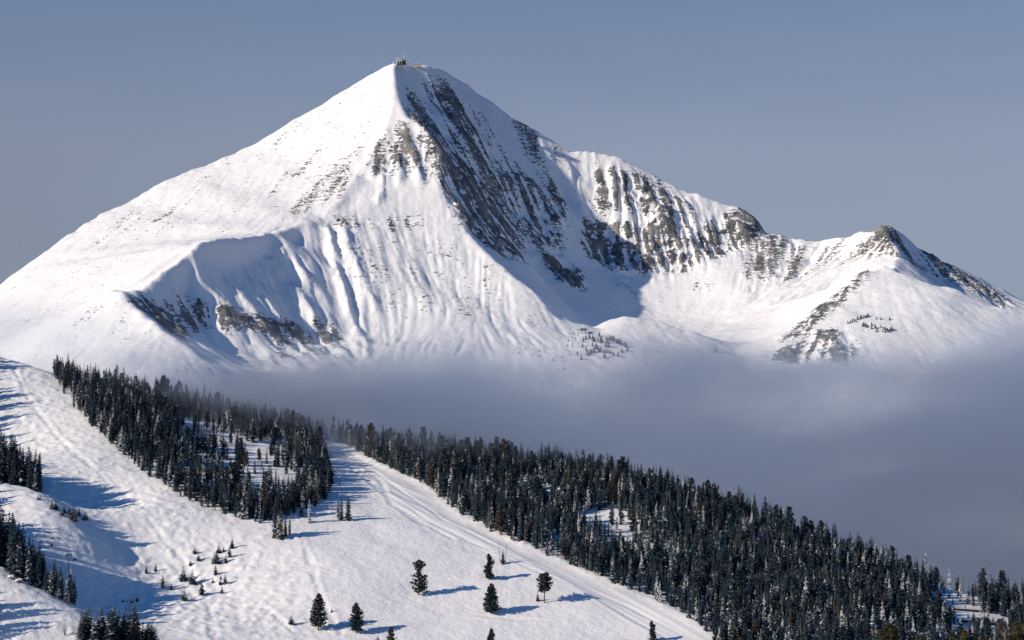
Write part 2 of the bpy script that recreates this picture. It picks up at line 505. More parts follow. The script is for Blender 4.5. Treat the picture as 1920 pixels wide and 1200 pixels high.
# sunlit ribs that run down the shaded basin, and spurs below the upper buttress
BG = Ground(MX, MY, base)
RIBS = [[(345,490),(372,520),(400,548),(430,580)],[(372,468),(410,500),(450,555),(500,618)],[(400,452),(440,490),(480,540),(522,600),(548,640)],[(435,450),(470,478),(505,520)],
        [(470,450),(510,490),(548,540),(590,600)],[(505,445),(540,480),(580,530)],[(612,415),(622,470),(650,560),(680,640)],[(640,425),(665,500),(700,580)],
        [(720,340),(712,375)],[(745,300),(750,345)],[(775,290),(790,340)],[(715,290),(700,330)],[(760,240),(770,290)],
        [(985,240),(1000,290),(1030,340)],[(1010,255),(1035,300)],[(1045,275),(1075,330)]]
ribl = []
for r_ in RIBS:
    w_ = [BG.hit(u, v) for u, v in r_]
    if all(w_):
        ribl.append(w_)
dr = bil(line_distance(MX[::2, ::2], MY[::2, ::2], ribl), (MX - MX[0, 0]) / (2 * DXM), (MY - MY[0, 0]) / (2 * DXM))
dr = dr + 5 * np.abs(rough) + 1.5 * st_fine
Z += 9.5 * np.exp(-(np.clip(dr, 0, None) / 12.0) ** 2) * ridge_soft
# crest cornices and notches
Z += keep * (fbm(MX, MY, 30.0, 3, 55) * 3.0)
rockv = rock * 0.84 + rocky * 0.16 * st_mid + (0.05 + 0.10 * rocky) * st_fine + smooth(0.03, 0.25, rock) * (0.16 * st_big * 0.6 + 0.20 * st_mid * 0.6) + 0.12 * (strata * wall)
lap = blur(Z, 2.0) - Z
rockv -= rocky * np.clip(lap / 4.0, -0.5, 0.5) * 0.9           # hollows hold snow, spurs are blown clean
mountain = grid_object("mountain", MX, MY, Z, mountain_material(), {'rock': rockv})
MG = Ground(MX, MY, Z)

# ------------------------------------------------------------------ the near hill with the ski runs
def snow_material():
    m = NT("skied_snow")
    pos = m.n('ShaderNodeNewGeometry').outputs['Position']
    groom = m.n('ShaderNodeAttribute', attribute_name='groomed').outputs['Fac']
    dirt = m.n('ShaderNodeAttribute', attribute_name='rock').outputs['Fac']
    n2 = m.n('ShaderNodeTexNoise', {'Vector': pos, 'Scale': 0.02, 'Detail': 4.0, 'Roughness': 0.55}).outputs[0]
    snow = m.mix(n2, rgb(0.80, 0.79, 0.79), rgb(0.88, 0.87, 0.86))
    nr = m.n('ShaderNodeTexNoise', {'Vector': pos, 'Scale': 0.5, 'Detail': 4.0, 'Roughness': 0.6}).outputs[0]
    mask = m.ramp(m.math('ADD', dirt, m.math('MULTIPLY', m.math('SUBTRACT', nr, 0.5), 1.4)), 0.45, 0.55)
    m.link(m.mix(mask, snow, rgb(0.10, 0.085, 0.075)), m.bsdf.inputs['Base Color'])
    m.bsdf.inputs['Roughness'].default_value = 0.7
    m.bsdf.inputs['Specular IOR Level'].default_value = 0.2
    nb = m.n('ShaderNodeTexNoise', {'Vector': pos, 'Scale': 0.42, 'Detail': 4.0, 'Roughness': 0.6}).outputs[0]
    st = m.math('MULTIPLY_ADD', groom, -0.30, 0.36)
    bump = m.n('ShaderNodeBump', {'Strength': st, 'Distance': 1.2, 'Height': nb})
    m.link(bump.outputs[0], m.bsdf.inputs['Normal'])
    return m.m

def LH(*p):
    return [at(u, v, 990 + (Y - 990) * 0.6) for u, v, Y in p]

CREST = LH((-250,560,1800),(-120,610,1700),(0,657,1620),(60,675,1602),(95,693,1590),(200,725,1580),(300,745,1575),(400,768,1570),(480,788,1560),(560,806,1550),
          (640,822,1535),(720,833,1510),(850,849,1480),(1000,868,1450),(1130,886,1425),(1300,926,1390),(1420,966,1370),(1520,1004,1350),
          (1620,1046,1330),(1750,1090,1300),(1850,1117,1280),(1960,1147,1260),(2150,1210,1230),(2400,1270,1210))
FOLD_A = LH((-300,820,1260),(-150,860,1215),(-60,880,1185),(0,893,1170),(40,902,1163),(80,913,1152),(112,937,1132),(140,962,1112))
FOLD_B = LH((-300,920,1120),(-150,980,1050),(-60,1025,1005),(0,1053,988),(50,1083,975),(100,1107,966),(147,1133,958),(185,1160,950))
HSPOT = LH((0,1200,905),(-200,1200,900),(150,1200,925),(300,1200,955),(600,1200,985),(960,1200,1010),(1200,1200,1022),(1340,1200,1030),(1600,1200,1050),(1920,1200,1080),
          (2200,1260,1080),(300,1290,895),(960,1290,930),(1600,1290,960),(2100,1330,980),(-100,1290,870),
          (300,950,1200),(300,900,1262),(200,850,1330),(200,790,1430),(100,780,1440),(60,740,1510),(100,720,1545),(0,760,1480),
          (-100,780,1440),(400,900,1290),(400,820,1460),(450,1000,1170),
          (600,1050,1120),(600,950,1250),(600,870,1410),(800,1130,1060),
          (960,1100,1095),(960,1050,1155),(860,960,1280),(750,890,1405),(650,848,1500),
          (1100,1120,1090),(1200,1120,1105),(1200,1000,1270),(1200,940,1360),(1000,950,1330),(1350,1100,1160),(1500,1150,1110),(1500,1080,1210),
          (1700,1150,1150),(1850,1180,1150),(1640,1110,1230))
# the spur at the left falls away to the right, out of the sun
HSPOT += L((60,950,1073),(60,1000,1038),(0,960,1068),(240,1040,1077),(240,1100,1042),(200,960,1128),(140,900,1150),(150,1050,1040),(150,1000,1073),(300,1100,1052),(110,850,1195),(40,860,1200),(0,850,1215))
# hollows behind the two folds on the left, and the far side of the hill
def drop(line, dy, dz):
    return [(x, y + dy, z - dz) for x, y, z in line]
HSPOT += [(x, y + 20, z - 5) for x, y, z in FOLD_A] + [(x, y + 18, z - 6) for x, y, z in FOLD_B]
HSPOT += drop(CREST, 50, 22) + drop(CREST, 130, 80)
HSPOT += [(-650, 850, -50), (650, 850, -60), (-650, 1650, 0), (650, 1650, -90), (0, 1650, -60)]
DXH = 1.0
HX, HY, HZ = tin_grid([CREST, FOLD_A, FOLD_B], HSPOT, -430, 430, 900, 1480, DXH)
hb = blur(HZ, 9.0)
HU, HV = uv_of(HX, HY, hb)

def harea(poly, b=4.0):
    return blur(inside(HU, HV, poly).astype(np.float64), b)

RUN = [(565,808),(640,838),(690,875),(775,915),(845,972),(905,1005),(1000,1042),(1130,1095),(1280,1160),(1360,1215),(1250,1215),(1080,1120),(960,1050),(860,1005),(760,960),(690,905),(620,850)]
TRACK = [(-10,648),(100,690),(110,702),(50,682),(-10,668)]
groomed = np.maximum(harea(RUN, 5.0), harea(TRACK, 2.0))
mogul = harea([(-200,640),(90,690),(140,770),(210,840),(290,900),(360,945),(480,1000),(560,1080),(560,1215),(-300,1215),(-300,700)], 14.0)
n_a = lattice_noise(HX * 0.94 + HY * 0.34, HY * 0.94 - HX * 0.34, 3.3, 71, 1.3)
n_b = lattice_noise(HX * 0.94 - HY * 0.34, HY * 0.94 + HX * 0.34, 2.4, 72, 1.2)
bumps = np.abs(n_a + 0.45 * n_b)
patch = 0.55 + 0.45 * smooth(-0.4, 0.5, fbm(HX, HY, 70.0, 2, 73))
hz = hb + bumps * (0.17 + 0.95 * mogul * patch) * (1 - groomed)
hz += fbm(HX, HY, 40.0, 4, 74) * 1.1 * (1 - 0.6 * groomed)
hz += fbm(HX, HY, 7.0, 3, 75) * 0.22 * (1 - groomed)
# grooming passes: long shallow steps along the run; a bank on its far side
side = HX * 0.80 + HY * 0.60
hz += groomed * 0.16 * np.abs(np.sin(side / 4.6 * math.pi) ) + groomed * 0.25 * np.sign(np.sin(side / 13.0 * math.pi))
edge = harea([(650,842),(700,872),(790,912),(860,968),(920,1000),(1060,1060),(1200,1118),(1345,1200),(1365,1215),(1300,1160),(1080,1060),(930,990),(800,905),(700,862)], 2.0)
hz += edge * (0.6 + 1.3 * np.abs(fbm(HX, HY, 5.0, 3, 76)))
cut = harea([(1715,1105),(1760,1105),(1830,1120),(1900,1165),(1880,1185),(1780,1170),(1740,1130)], 2.0)
dirt = cut * 0.18 + edge * 0.12
hz = blur(hz, 0.6)
# ski and groomer tracks cut into the snow
TG = Ground(HX, HY, hb)
TRACKS = [[(600,835),(660,880),(720,925),(800,975),(880,1015),(980,1060),(1100,1115),(1250,1195)],[(675,872),(715,905),(722,925),(735,948),(790,985)],
          [(640,850),(700,885),(760,925),(830,975),(920,1020),(1040,1078),(1180,1140),(1300,1200)],[(690,900),(745,950),(800,985),(850,1012)],
          [(640,1072),(700,1074),(770,1073),(830,1078)],[(520,1085),(600,1060),(700,1050)],[(330,1030),(360,1075),(390,1130),(400,1195)],[(560,1000),(585,1060),(600,1120),(640,1190)],
          [(860,1150),(960,1160),(1080,1168)],[(480,1130),(520,1160),(560,1195)],[(20,680),(60,760),(140,850),(240,950),(330,1040),(420,1140)]]
tl = []
for r_ in TRACKS:
    w_ = [TG.hit(u, v) for u, v in r_]
    if all(w_):
        tl.append(w_)
wob = 1.6 * fbm(HX, HY, 26.0, 2, 77)
dt = line_distance(HX[::2, ::2], HY[::2, ::2], tl)
dt = np.abs(bil(dt, (HX - HX[0, 0]) / (2 * DXH), (HY - HY[0, 0]) / (2 * DXH)) + wob)
hz += -0.38 * np.exp(-(dt / 1.0) ** 2) + 0.16 * np.exp(-((dt - 2.2) / 1.0) ** 2)
hill = grid_object("hill", HX, HY, hz, snow_material(), {'groomed': groomed, 'rock': dirt})
HG = Ground(HX, HY, hz)

# ------------------------------------------------------------------ valley floor that joins hill and mountain
vx, vy = np.meshgrid(np.arange(-2600, 2601, 40.0), np.arange(-400, 3121, 40.0))
kz = np.interp(vy, [-400, 500, 700, 860, 960, 1700, 2300, 3000, 3120], [-26, -29, -48, -72, -110, -130, -60, 143, 90])
kz = kz + np.where((vy > 1750) & (vy < 2900), fbm(vx, vy, 300, 3, 81) * 25, 0) + np.where(vy > 2700, 0.03 * vx - 12, 0)
valley = grid_object("valley_floor", vx, vy, kz, snow_material(), {'groomed': vx * 0, 'rock': vx * 0})

# ------------------------------------------------------------------ trees
def needle_material(name, dark, light, snow_lo, snow_hi):
    m = NT(name)
    geo = m.n('ShaderNodeNewGeometry')
    oi = m.n('ShaderNodeObjectInfo').outputs['Random']
    tc = m.n('ShaderNodeTexCoord').outputs['Object']
    nz = m.n('ShaderNodeSeparateXYZ', {0: geo.outputs['Normal']}).outputs['Z']
    off = m.n('ShaderNodeCombineXYZ', {0: m.math('MULTIPLY', oi, 57.0), 1: m.math('MULTIPLY', oi, 31.0), 2: 0.0}).outputs[0]
    p = m.n('ShaderNodeVectorMath', {0: tc, 1: off}, operation='ADD').outputs[0]
    nse = m.n('ShaderNodeTexNoise', {'Vector': p, 'Scale': 0.9, 'Detail': 3.0, 'Roughness': 0.65}).outputs[0]
    green = m.mix(nse, rgb(*dark), rgb(*light))
    brown = m.mix(m.ramp(oi, 0.84, 1.0), green, rgb(0.07, 0.058, 0.05))
    amount = m.math('ADD', m.math('MULTIPLY', nz, 0.42), m.math('MULTIPLY', nse, 1.0))
    amount = m.math('ADD', amount, m.math('MULTIPLY', m.math('SUBTRACT', m.math('FRACT', m.math('MULTIPLY', oi, 7.31)), 0.5), 0.22))
    mask = m.ramp(amount, snow_lo, snow_hi)
    m.link(m.mix(mask, brown, rgb(0.80, 0.80, 0.81)), m.bsdf.inputs['Base Color'])
    m.bsdf.inputs['Roughness'].default_value = 0.8
    m.bsdf.inputs['Specular IOR Level'].default_value = 0.15
    return m.m

def plain(name, c, rough=0.8, noise=0.25, scale=1.0, metal=0.0):
    m = NT(name)
    tc = m.n('ShaderNodeTexCoord').outputs['Object']
    n1 = m.n('ShaderNodeTexNoise', {'Vector': tc, 'Scale': scale, 'Detail': 4.0}).outputs[0]
    a = rgb(*[x * (1 - noise) for x in c])
    b = rgb(*[min(1, x * (1 + noise)) for x in c])
    m.link(m.mix(n1, a, b), m.bsdf.inputs['Base Color'])
    m.bsdf.inputs['Roughness'].default_value = rough
    m.bsdf.inputs['Metallic'].default_value = metal
    return m.m

M_SPRUCE = needle_material("spruce_needles", (0.011, 0.026, 0.040), (0.034, 0.058, 0.078), 0.93, 1.08)
M_SNOWY = needle_material("snow_loaded_needles", (0.012, 0.027, 0.040), (0.036, 0.060, 0.080), 0.80, 0.95)
M_PINE = needle_material("pine_needles", (0.012, 0.024, 0.030), (0.036, 0.055, 0.058), 0.92, 1.06)
M_NEARPINE = needle_material("near_pine_needles", (0.03, 0.032, 0.016), (0.085, 0.08, 0.04), 1.2, 1.4)
M_BARK = plain("bark", (0.10, 0.072, 0.055), 0.9, 0.4, 2.0)
M_TWIG = plain("grey_twigs", (0.16, 0.135, 0.12), 0.9, 0.3, 2.0)

def mesh_of(name, V, F, mat):
    me = bpy.data.meshes.new(name)
    me.from_pydata(V, [], F)
    me.materials.append(mat)
    me.update()
    return me

def cone_trunk(V, F, pts, radii, n=6):
    rings = []
    for (x, y, z), r in zip(pts, radii):
        s = len(V)
        for k in range(n):
            a = 2 * math.pi * k / n
            V.append((x + r * math.cos(a), y + r * math.sin(a), z))
        rings.append(s)
    for a, b in zip(rings[:-1], rings[1:]):
        for k in range(n):
            F.append((a + k, a + (k + 1) % n, b + (k + 1) % n, b + k))
    F.append(tuple(rings[-1] + k for k in range(n)))

def limb(V, F, p, q, r):
    p, q = Vector(p), Vector(q)
    d = (q - p).normalized()
    s = d.cross(Vector((0.3, 0.2, 1))).normalized()
    t = d.cross(s)
    b = len(V)
    for k in range(3):
        a = 2 * math.pi * k / 3
        V.append(tuple(p + (s * math.cos(a) + t * math.sin(a)) * r))
    V.append(tuple(q))
    for k in range(3):
        F.append((b + k, b + (k + 1) % 3, b + 3))

def spray(V, F, base, ang, length, rise, droop, width, rnd):
    """one branch: a drooping ridge-backed fan of needles, ragged at the rim"""
    ca, sa = math.cos(ang), math.sin(ang)
    st = []
    n = 3
    for i in range(n + 1):
        t = i / n
        r = length * t
        z = base[2] + rise * length * t - droop * length * t * t
        w = width * (0.35 + 1.3 * t) * (1 - t ** 3 * 0.95) * rnd.uniform(0.75, 1.25)
        x, y = base[0] + ca * r, base[1] + sa * r
        b = len(V)
        V.append((x - sa * w, y + ca * w, z - w * 0.55 - rnd.uniform(0, .06)))
        V.append((x, y, z))
        V.append((x + sa * w, y - ca * w, z - w * 0.55 - rnd.uniform(0, .06)))
        st.append(b)
    for a, b in zip(st[:-1], st[1:]):
        F.append((a, a + 1, b + 1, b))
        F.append((a + 1, a + 2, b + 2, b + 1))

def spruce_mesh(seed, h=10.0, r=1.35, whorls=24, low=0.04, power=0.8, per=6, mat=None):
    """spire-shaped fir or spruce: whorls of drooping branches on a straight stem"""
    rnd = random.Random(seed)
    V, F = [], []
    lean = [0.0]
    for k in range(whorls):
        t = k / (whorls - 1)
        z = h * (low + (0.985 - low) * t ** 0.92)
        rad = r * (1 - t) ** power * (0.75 + 0.45 * rnd.random()) + 0.07
        if t < 0.12:
            rad *= 0.75 + 2 * t
        m = per if t < 0.75 else max(3, per - 2)
        a0 = rnd.random() * 6.28
        for j in range(m):
            if rnd.random() < 0.10:
                continue
            L_ = rad * rnd.uniform(0.72, 1.2)
            spray(V, F, (0, 0, z + rnd.uniform(-.12, .12)), a0 + 6.283 * j / m + rnd.uniform(-.3, .3), L_,
                  0.10 + 0.5 * t + rnd.uniform(-.1, .1), 0.55 + rnd.uniform(-.1, .15), 0.16 + 0.22 * L_, rnd)
    b = len(V)
    V += [(.07, 0, h * .95), (-.05, .06, h * .95), (-.05, -.06, h * .95), (0, 0, h * 1.02)]
    F += [(b, b + 1, b + 3), (b + 1, b + 2, b + 3), (b + 2, b, b + 3)]
    crown = mesh_of("crown", V, F, mat or M_SPRUCE)
    V, F = [], []
    cone_trunk(V, F, [(0, 0, -1.2), (0, 0, h * .4), (0, 0, h * .97)], [0.19, 0.12, 0.02])
    return crown, mesh_of("trunk", V, F, M_BARK)

def lodgepole_mesh(seed, h=10.0, r=1.45, low=0.30, mat=None):
    """thin pine with a bare stem below and an open ragged top"""
    rnd = random.Random(seed)
    V, F = [], []
    for k in range(105):
        t = rnd.random() ** 0.8
        z = h * (low + (0.97 - low) * t)
        prof = (math.sin(math.pi * min(1, 0.25 + 0.75 * t)) ** 0.7) * (1 - 0.35 * t)
        L_ = r * prof * rnd.uniform(.55, 1.25) + .12
        spray(V, F, (0, 0, z), rnd.random() * 6.283, L_, 0.35 + rnd.uniform(-.2, .3), 0.5, 0.14 + 0.25 * L_, rnd)
    crown = mesh_of("crown", V, F, mat or M_SPRUCE)
    V, F = [], []
    cone_trunk(V, F, [(0, 0, -1.2), (rnd.uniform(-.1, .1), 0, h * .5), (0, 0, h * .97)], [0.15, 0.11, 0.03], 5)
    for k in range(6):
        z = h * rnd.uniform(.15, low + .1)
        a = rnd.random() * 6.28
        l_ = rnd.uniform(.3, .8)
        limb(V, F, (0, 0, z), (l_ * math.cos(a), l_ * math.sin(a), z + .1), .03)
    return crown, mesh_of("trunk", V, F, M_BARK)

def tuft(V, F, p, size, rnd, n=7):
    """clump of long needles at a branch end"""
    for k in range(n):
        a, e = rnd.random() * 6.283, rnd.uniform(-.5, 1.2)
        d = Vector((math.cos(a) * math.cos(e), math.sin(a) * math.cos(e), math.sin(e)))
        s = d.cross(Vector((rnd.uniform(-1, 1), rnd.uniform(-1, 1), rnd.uniform(-1, 1)))).normalized()
        l_ = size * rnd.uniform(.6, 1.15)
        w = size * rnd.uniform(.24, .42)
        c = Vector(p)
        b = len(V)
        V.extend([tuple(c - s * w * .5), tuple(c + d * l_ * .6 + s * w), tuple(c + d * l_), tuple(c + d * l_ * .55 - s * w)])
        F.append((b, b + 1, b + 2, b + 3))

def pine_mesh(seed, h, profile, bare=0.05, branches=120, tsize=0.9, mat=None, lean=0.0, fork=None, tn=7):
    """broad open-grown pine: ascending limbs that end in clumps of needles; profile(t, angle) gives the crown's reach"""
    rnd = random.Random(seed)
    V, F, TV, TF = [], [], [], []
    def stem(z):
        t = z / h
        return lean * t * t * h, 0.3 * math.sin(t * 5 + seed) * t
    cone_trunk(TV, TF, [(*stem(h * t), h * t) if t > 0 else (0, 0, -1.2) for t in (0, .2, .4, .6, .8, .96)],
               [h * .024, h * .021, h * .018, h * .014, h * .009, h * .002], 7)
    for k in range(branches):
        t = bare + (1 - bare) * ((k + rnd.random()) / branches) ** 0.95
        a = rnd.random() * 6.283
        reach = profile(t, a)
        if reach <= 0.05:
            continue
        reach *= rnd.uniform(.65, 1.12)
        z0 = h * t * 0.97
        x0, y0 = stem(z0)
        up = rnd.uniform(0.0, 0.35) + 0.35 * t
        tip = (x0 + reach * math.cos(a), y0 + reach * math.sin(a), min(h * 1.04, z0 + up * reach * (1.0 if t < .8 else .6)))
        limb(TV, TF, (x0, y0, z0), tip, 0.03 + 0.012 * reach)
        nt = max(1, int(reach / (tsize * .62)))
        for j in range(nt):
            f = 1 - j * (tsize * .62 / max(reach, .1)) * rnd.uniform(.8, 1.2)
            if f < 0.25:
                break
            q = (x0 + (tip[0] - x0) * f + rnd.uniform(-.2, .2), y0 + (tip[1] - y0) * f + rnd.uniform(-.2, .2), z0 + (tip[2] - z0) * f + rnd.uniform(-.1, .25))
            tuft(V, F, q, tsize * rnd.uniform(.7, 1.15), rnd, tn)
    return mesh_of("crown", V, F, mat or M_PINE), mesh_of("trunk", TV, TF, M_BARK)

def tree(name, meshes, loc, height, unit, rz, label, cat, group=None, wide=1.0):
    e = bpy.data.objects.new(name, None)
    COL.objects.link(e)
    s = height / unit
    e.location = loc
    e.rotation_euler = (0, 0, rz)
    e.scale = (s * wide, s * wide, s)
    e.empty_display_size = 0.5
    e['label'], e['category'] = label, cat
    if group:
        e['group'] = group
    for nm, me in zip(("crown", "trunk"), meshes):
        o = bpy.data.objects.new(nm, me)
        o.parent = e
        COL.objects.link(o)
    return e

SPRUCE = [spruce_mesh(101, r=1.25, power=.62), spruce_mesh(102, r=1.5, whorls=26, power=.68), spruce_mesh(103, r=1.0, whorls=28, power=0.55),
          spruce_mesh(104, r=1.75, power=0.8), spruce_mesh(105, r=1.2, power=.6, mat=M_SNOWY), spruce_mesh(106, r=1.45, power=.7, mat=M_SNOWY)]
def snag_mesh(seed, h=10.0):
    """dead standing trunk with broken twigs"""
    r_ = random.Random(seed)
    V, F, TV, TF = [], [], [], []
    cone_trunk(TV, TF, [(0, 0, -1.2), (.1, 0, h * .5), (.2, .1, h)], [.15, .1, .03], 5)
    for k in range(60):
        z = h * r_.uniform(.25, .98)
        a = r_.random() * 6.28
        l_ = r_.uniform(.25, .9) * (1.2 - z / h)
        limb(V, F, (.15 * z / h, 0, z), (l_ * math.cos(a), l_ * math.sin(a), z + r_.uniform(-.2, .25)), .05)
    return mesh_of("crown", V, F, M_TWIG), mesh_of("trunk", TV, TF, M_TWIG)
def bushy_mesh(seed):
    return pine_mesh(seed, 10.0, lambda t, a: 1.45 * (math.sin(math.pi * min(1, .2 + .76 * t)) ** .7) * (1.05 - .35 * t), bare=.14, branches=85, tsize=.8, mat=M_SPRUCE, tn=6)
LODGE = [lodgepole_mesh(201), lodgepole_mesh(202, r=1.3, low=.2), lodgepole_mesh(203, r=1.1, low=.38)]
SAPLING = [spruce_mesh(301, r=3.2, whorls=15, per=9, power=.85), spruce_mesh(302, r=2.7, whorls=16, per=9), spruce_mesh(303, r=3.6, whorls=13, per=9, power=.95)]
rnd = random.Random(77)
KINDS = SPRUCE + LODGE + [bushy_mesh(901), bushy_mesh(902), snag_mesh(903)]
PICK = [0, 1, 2, 3, 4, 5, 6, 7, 8, 0, 2, 9, 10, 4, 1, 3, 11]

def px_to_m(px, Y):
    return px * Y / FPX

# --- open-grown pines on the slope, each one its own tree: (u, v of the foot, height in survey pixels)
def P_tall(t, a):        # dense skirt, thin neck, flat brush top
    if t < 0.5:
        return 2.1 + 0.6 * math.sin(a * 2) - 0.8 * abs(t - .22)
    if t < 0.72:
        return 1.0 if math.sin(a * 3 + t * 20) > -0.2 else 0.3
    return (1.9 - 2.5 * abs(t - .84)) * min(1, (1.02 - t) * 8)
def P_cone(t, a):
    return 3.3 * (1 - t) ** 0.62 * (1 if t > .10 else .75)
def P_egg(t, a):
    return 2.5 * (math.sin(math.pi * min(1, .22 + .76 * t)) ** .75) * (1.05 - .3 * t)
def P_round(t, a):
    return (2.9 + .7 * math.sin(2 * a + 1) + .5 * math.sin(5 * a + 9 * t)) * math.sqrt(max(0, 1 - ((t - .62) / .40) ** 2)) if t > .26 else 0
def P_col(t, a):
    return 2.2 * (1.0 - 0.45 * t) * (.75 + .35 * math.sin(9 * t + 2 * math.sin(a))) * (1 - t ** 6)
def P_wide(t, a):
    return 3.0 * (1 - t) ** .55 * (.8 + .3 * math.sin(a * 2 + 6 * t))
LONE = [
    (785, 1117, 66, P_tall, dict(bare=.06, branches=150, tsize=.8, lean=-.02), 'tall gaunt pine with thin neck and brushy top, mid slope'),
    (917, 1088, 48, P_col, dict(bare=.04, branches=170, tsize=.95), 'bushy columnar dark pine just below the small bare-topped fir beside the groomed run'),
    (921, 1153, 56, P_cone, dict(bare=.05, branches=210, tsize=.85), 'broad cone-shaped dark pine, lower of the two standing in line below the groomed run'),
    (1021, 1132, 55, P_round, dict(bare=.34, branches=120, tsize=.8), 'round-crowned pine on a bare trunk left of the groomed run'),
    (597, 1183, 68, P_egg, dict(bare=.10, branches=210, tsize=.8), 'tall egg-shaped dark pine, left of the pair near the bottom edge'),
    (668, 1189, 56, P_egg, dict(bare=.06, branches=190, tsize=.85), 'shorter twin-topped dark pine, right of the pair near the bottom edge'),
    (733, 1219, 41, P_wide, dict(bare=.05, branches=130, tsize=.8), 'pine top cut off by the bottom edge right of the twin-topped pine'),
    (921, 1216, 36, P_wide, dict(bare=.05, branches=110, tsize=.8), 'small pine top at the bottom edge straight below the cone-shaped pine'),
    (1223, 1204, 38, P_col, dict(bare=.05, branches=120, tsize=.8), 'slim ragged pine at the bottom edge next to the groomed run'),
]
for i, (u, v, hp, prof, kw, lab) in enumerate(LONE):
    p = HG.hit(u, min(v, 1199))
    if v > 1199:
        p = HG.hit(u, v)
    h = px_to_m(hp, p[1])
    k = h / 14.0
    me = pine_mesh(400 + i, h, (lambda f, q: (lambda t, a: f(t, a) * q * 1.32))(prof, k), **kw)
    tree('pine_tree', me, (p[0], p[1], p[2] - .2), h, h, rnd.random() * 6 if prof is not P_tall else 2.6, lab, 'tree')

# --- slim firs that stand by themselves
FIRS = [(640, 977, 45, 0, 'thin snow-dusted fir, left of the pair beside the groomed run'),
        (653, 976, 46, 1, 'fuller snow-dusted fir, right of the pair beside the groomed run'),
        (634, 972, 36, 2, 'very thin fir touching the left side of the pair by the groomed run'),
        (516, 1008, 72, 2, 'tallest fir of the small clump on the open slope below the left grove'),
        (526, 1011, 62, 4, 'snowy fir at the right foot of the small clump below the left grove'),
        (522, 1010, 50, 5, 'snow-loaded fir at the centre of the small clump below the left grove'),
        (535, 1006, 38, 0, 'short fir on the right of the small clump below the left grove'),
        (543, 1002, 30, 2, 'shortest fir at the right edge of the small clump below the left grove'),
        (580, 981, 44, 4, 'single snow-loaded fir standing before the corner of the left grove'),
        (566, 969, 34, 5, 'bushy white-snowed fir at the foot of the left grove'),
        (943, 1058, 26, 3, 'small snowy fir with bare twigs above it beside the groomed run')]
for u, v, hp, k, lab in FIRS:
    p = HG.hit(u, v)
    h = px_to_m(hp, p[1])
    tree('fir_tree', SPRUCE[k], p, h, 10.0, rnd.random() * 6, lab, 'tree', wide=1.15 if hp > 40 else 1.4)
# bare twin snag above the small fir
p = HG.hit(942, 1057)
V, F = [], []
for dx, hh in ((-1.2, 10.5), (1.4, 9.6)):
    cone_trunk(V, F, [(dx, 0.6, -1), (dx * 1.2, 0.6, hh * .5), (dx * 1.5, 0.6, hh)], [.16, .11, .03], 5)
    for k in range(22):
        z = hh * rnd.uniform(.45, .98)
        a = rnd.random() * 6.28
        l_ = rnd.uniform(.3, 1.0)
        limb(V, F, (dx * 1.35, .6, z), (dx * 1.35 + l_ * math.cos(a), .6 + l_ * math.sin(a), z + .6 * l_), .05)
o = bpy.data.objects.new('dead_tree', mesh_of('dead_tree', V, F, M_TWIG))
o.location = p
o['label'], o['category'] = 'bare grey twin-stemmed dead tree behind the small fir beside the groomed run', 'dead tree'
COL.objects.link(o)

# --- saplings
SAP_MID = [(365,1039,8),(410,1038,10),(419,1035,6),(430,1045,12),(435,1029,11),(372,1053,9),(357,1061,7),(402,1056,12),(406,1050,10),(410,1058,8),(423,1057,9),
           (404,1079,10),(274,1075,8),(292,1073,8),(343,1090,15),(360,1095,16),(305,1101,13),(321,1106,7),(378,1115,15),(345,1126,13),(399,1094,6),(414,1087,5),(413,1098,7),(422,1096,10),(416,1113,8)]
for u, v, hp in SAP_MID:
    p = HG.hit(u, v)
    tree('fir_sapling', SAPLING[rnd.randrange(3)], (p[0], p[1], p[2] - .1), px_to_m(hp * 1.9, p[1]), 10.0, rnd.random() * 6,
         'small fir sapling scattered with others on the open slope left of centre', 'sapling', 'saplings on the open slope')
SAP_SHADE = [(97,955,12),(104,956,13),(116,967,10),(120,962,12),(130,965,10),(137,976,22),(148,967,11),(157,976,10),(161,975,11),(71,938,6),(75,938,5)]
for u, v, hp in SAP_SHADE:
    p = HG.hit(u, v)
    tree('fir_sapling', SAPLING[rnd.randrange(3)], (p[0], p[1], p[2] - .1), px_to_m(hp * 1.6, p[1]), 10.0, rnd.random() * 6,
         'small dark sapling in the short row standing in blue shade at the far left', 'sapling', 'saplings in the shade at the left')
for u, v, hp, lab in [(546, 1172, 15, 'single sapling left of the tall egg-shaped pine near the bottom edge'), (622, 1150, 7, 'tiny sapling between and above the pair of pines near the bottom edge'),
                      (1008, 1127, 12, 'small sapling at the left foot of the round-crowned pine'), (708, 1206, 12, 'sapling tip at the bottom edge left of the cut-off pine'),
                      (257, 1128, 8, 'tiny sapling at the foot of the shaded left-hand trees')]:
    p = HG.hit(u, v)
    tree('fir_sapling', SAPLING[rnd.randrange(3)], (p[0], p[1], p[2] - .1), px_to_m(hp * 1.4, p[1]), 10.0, rnd.random() * 6, lab, 'sapling')

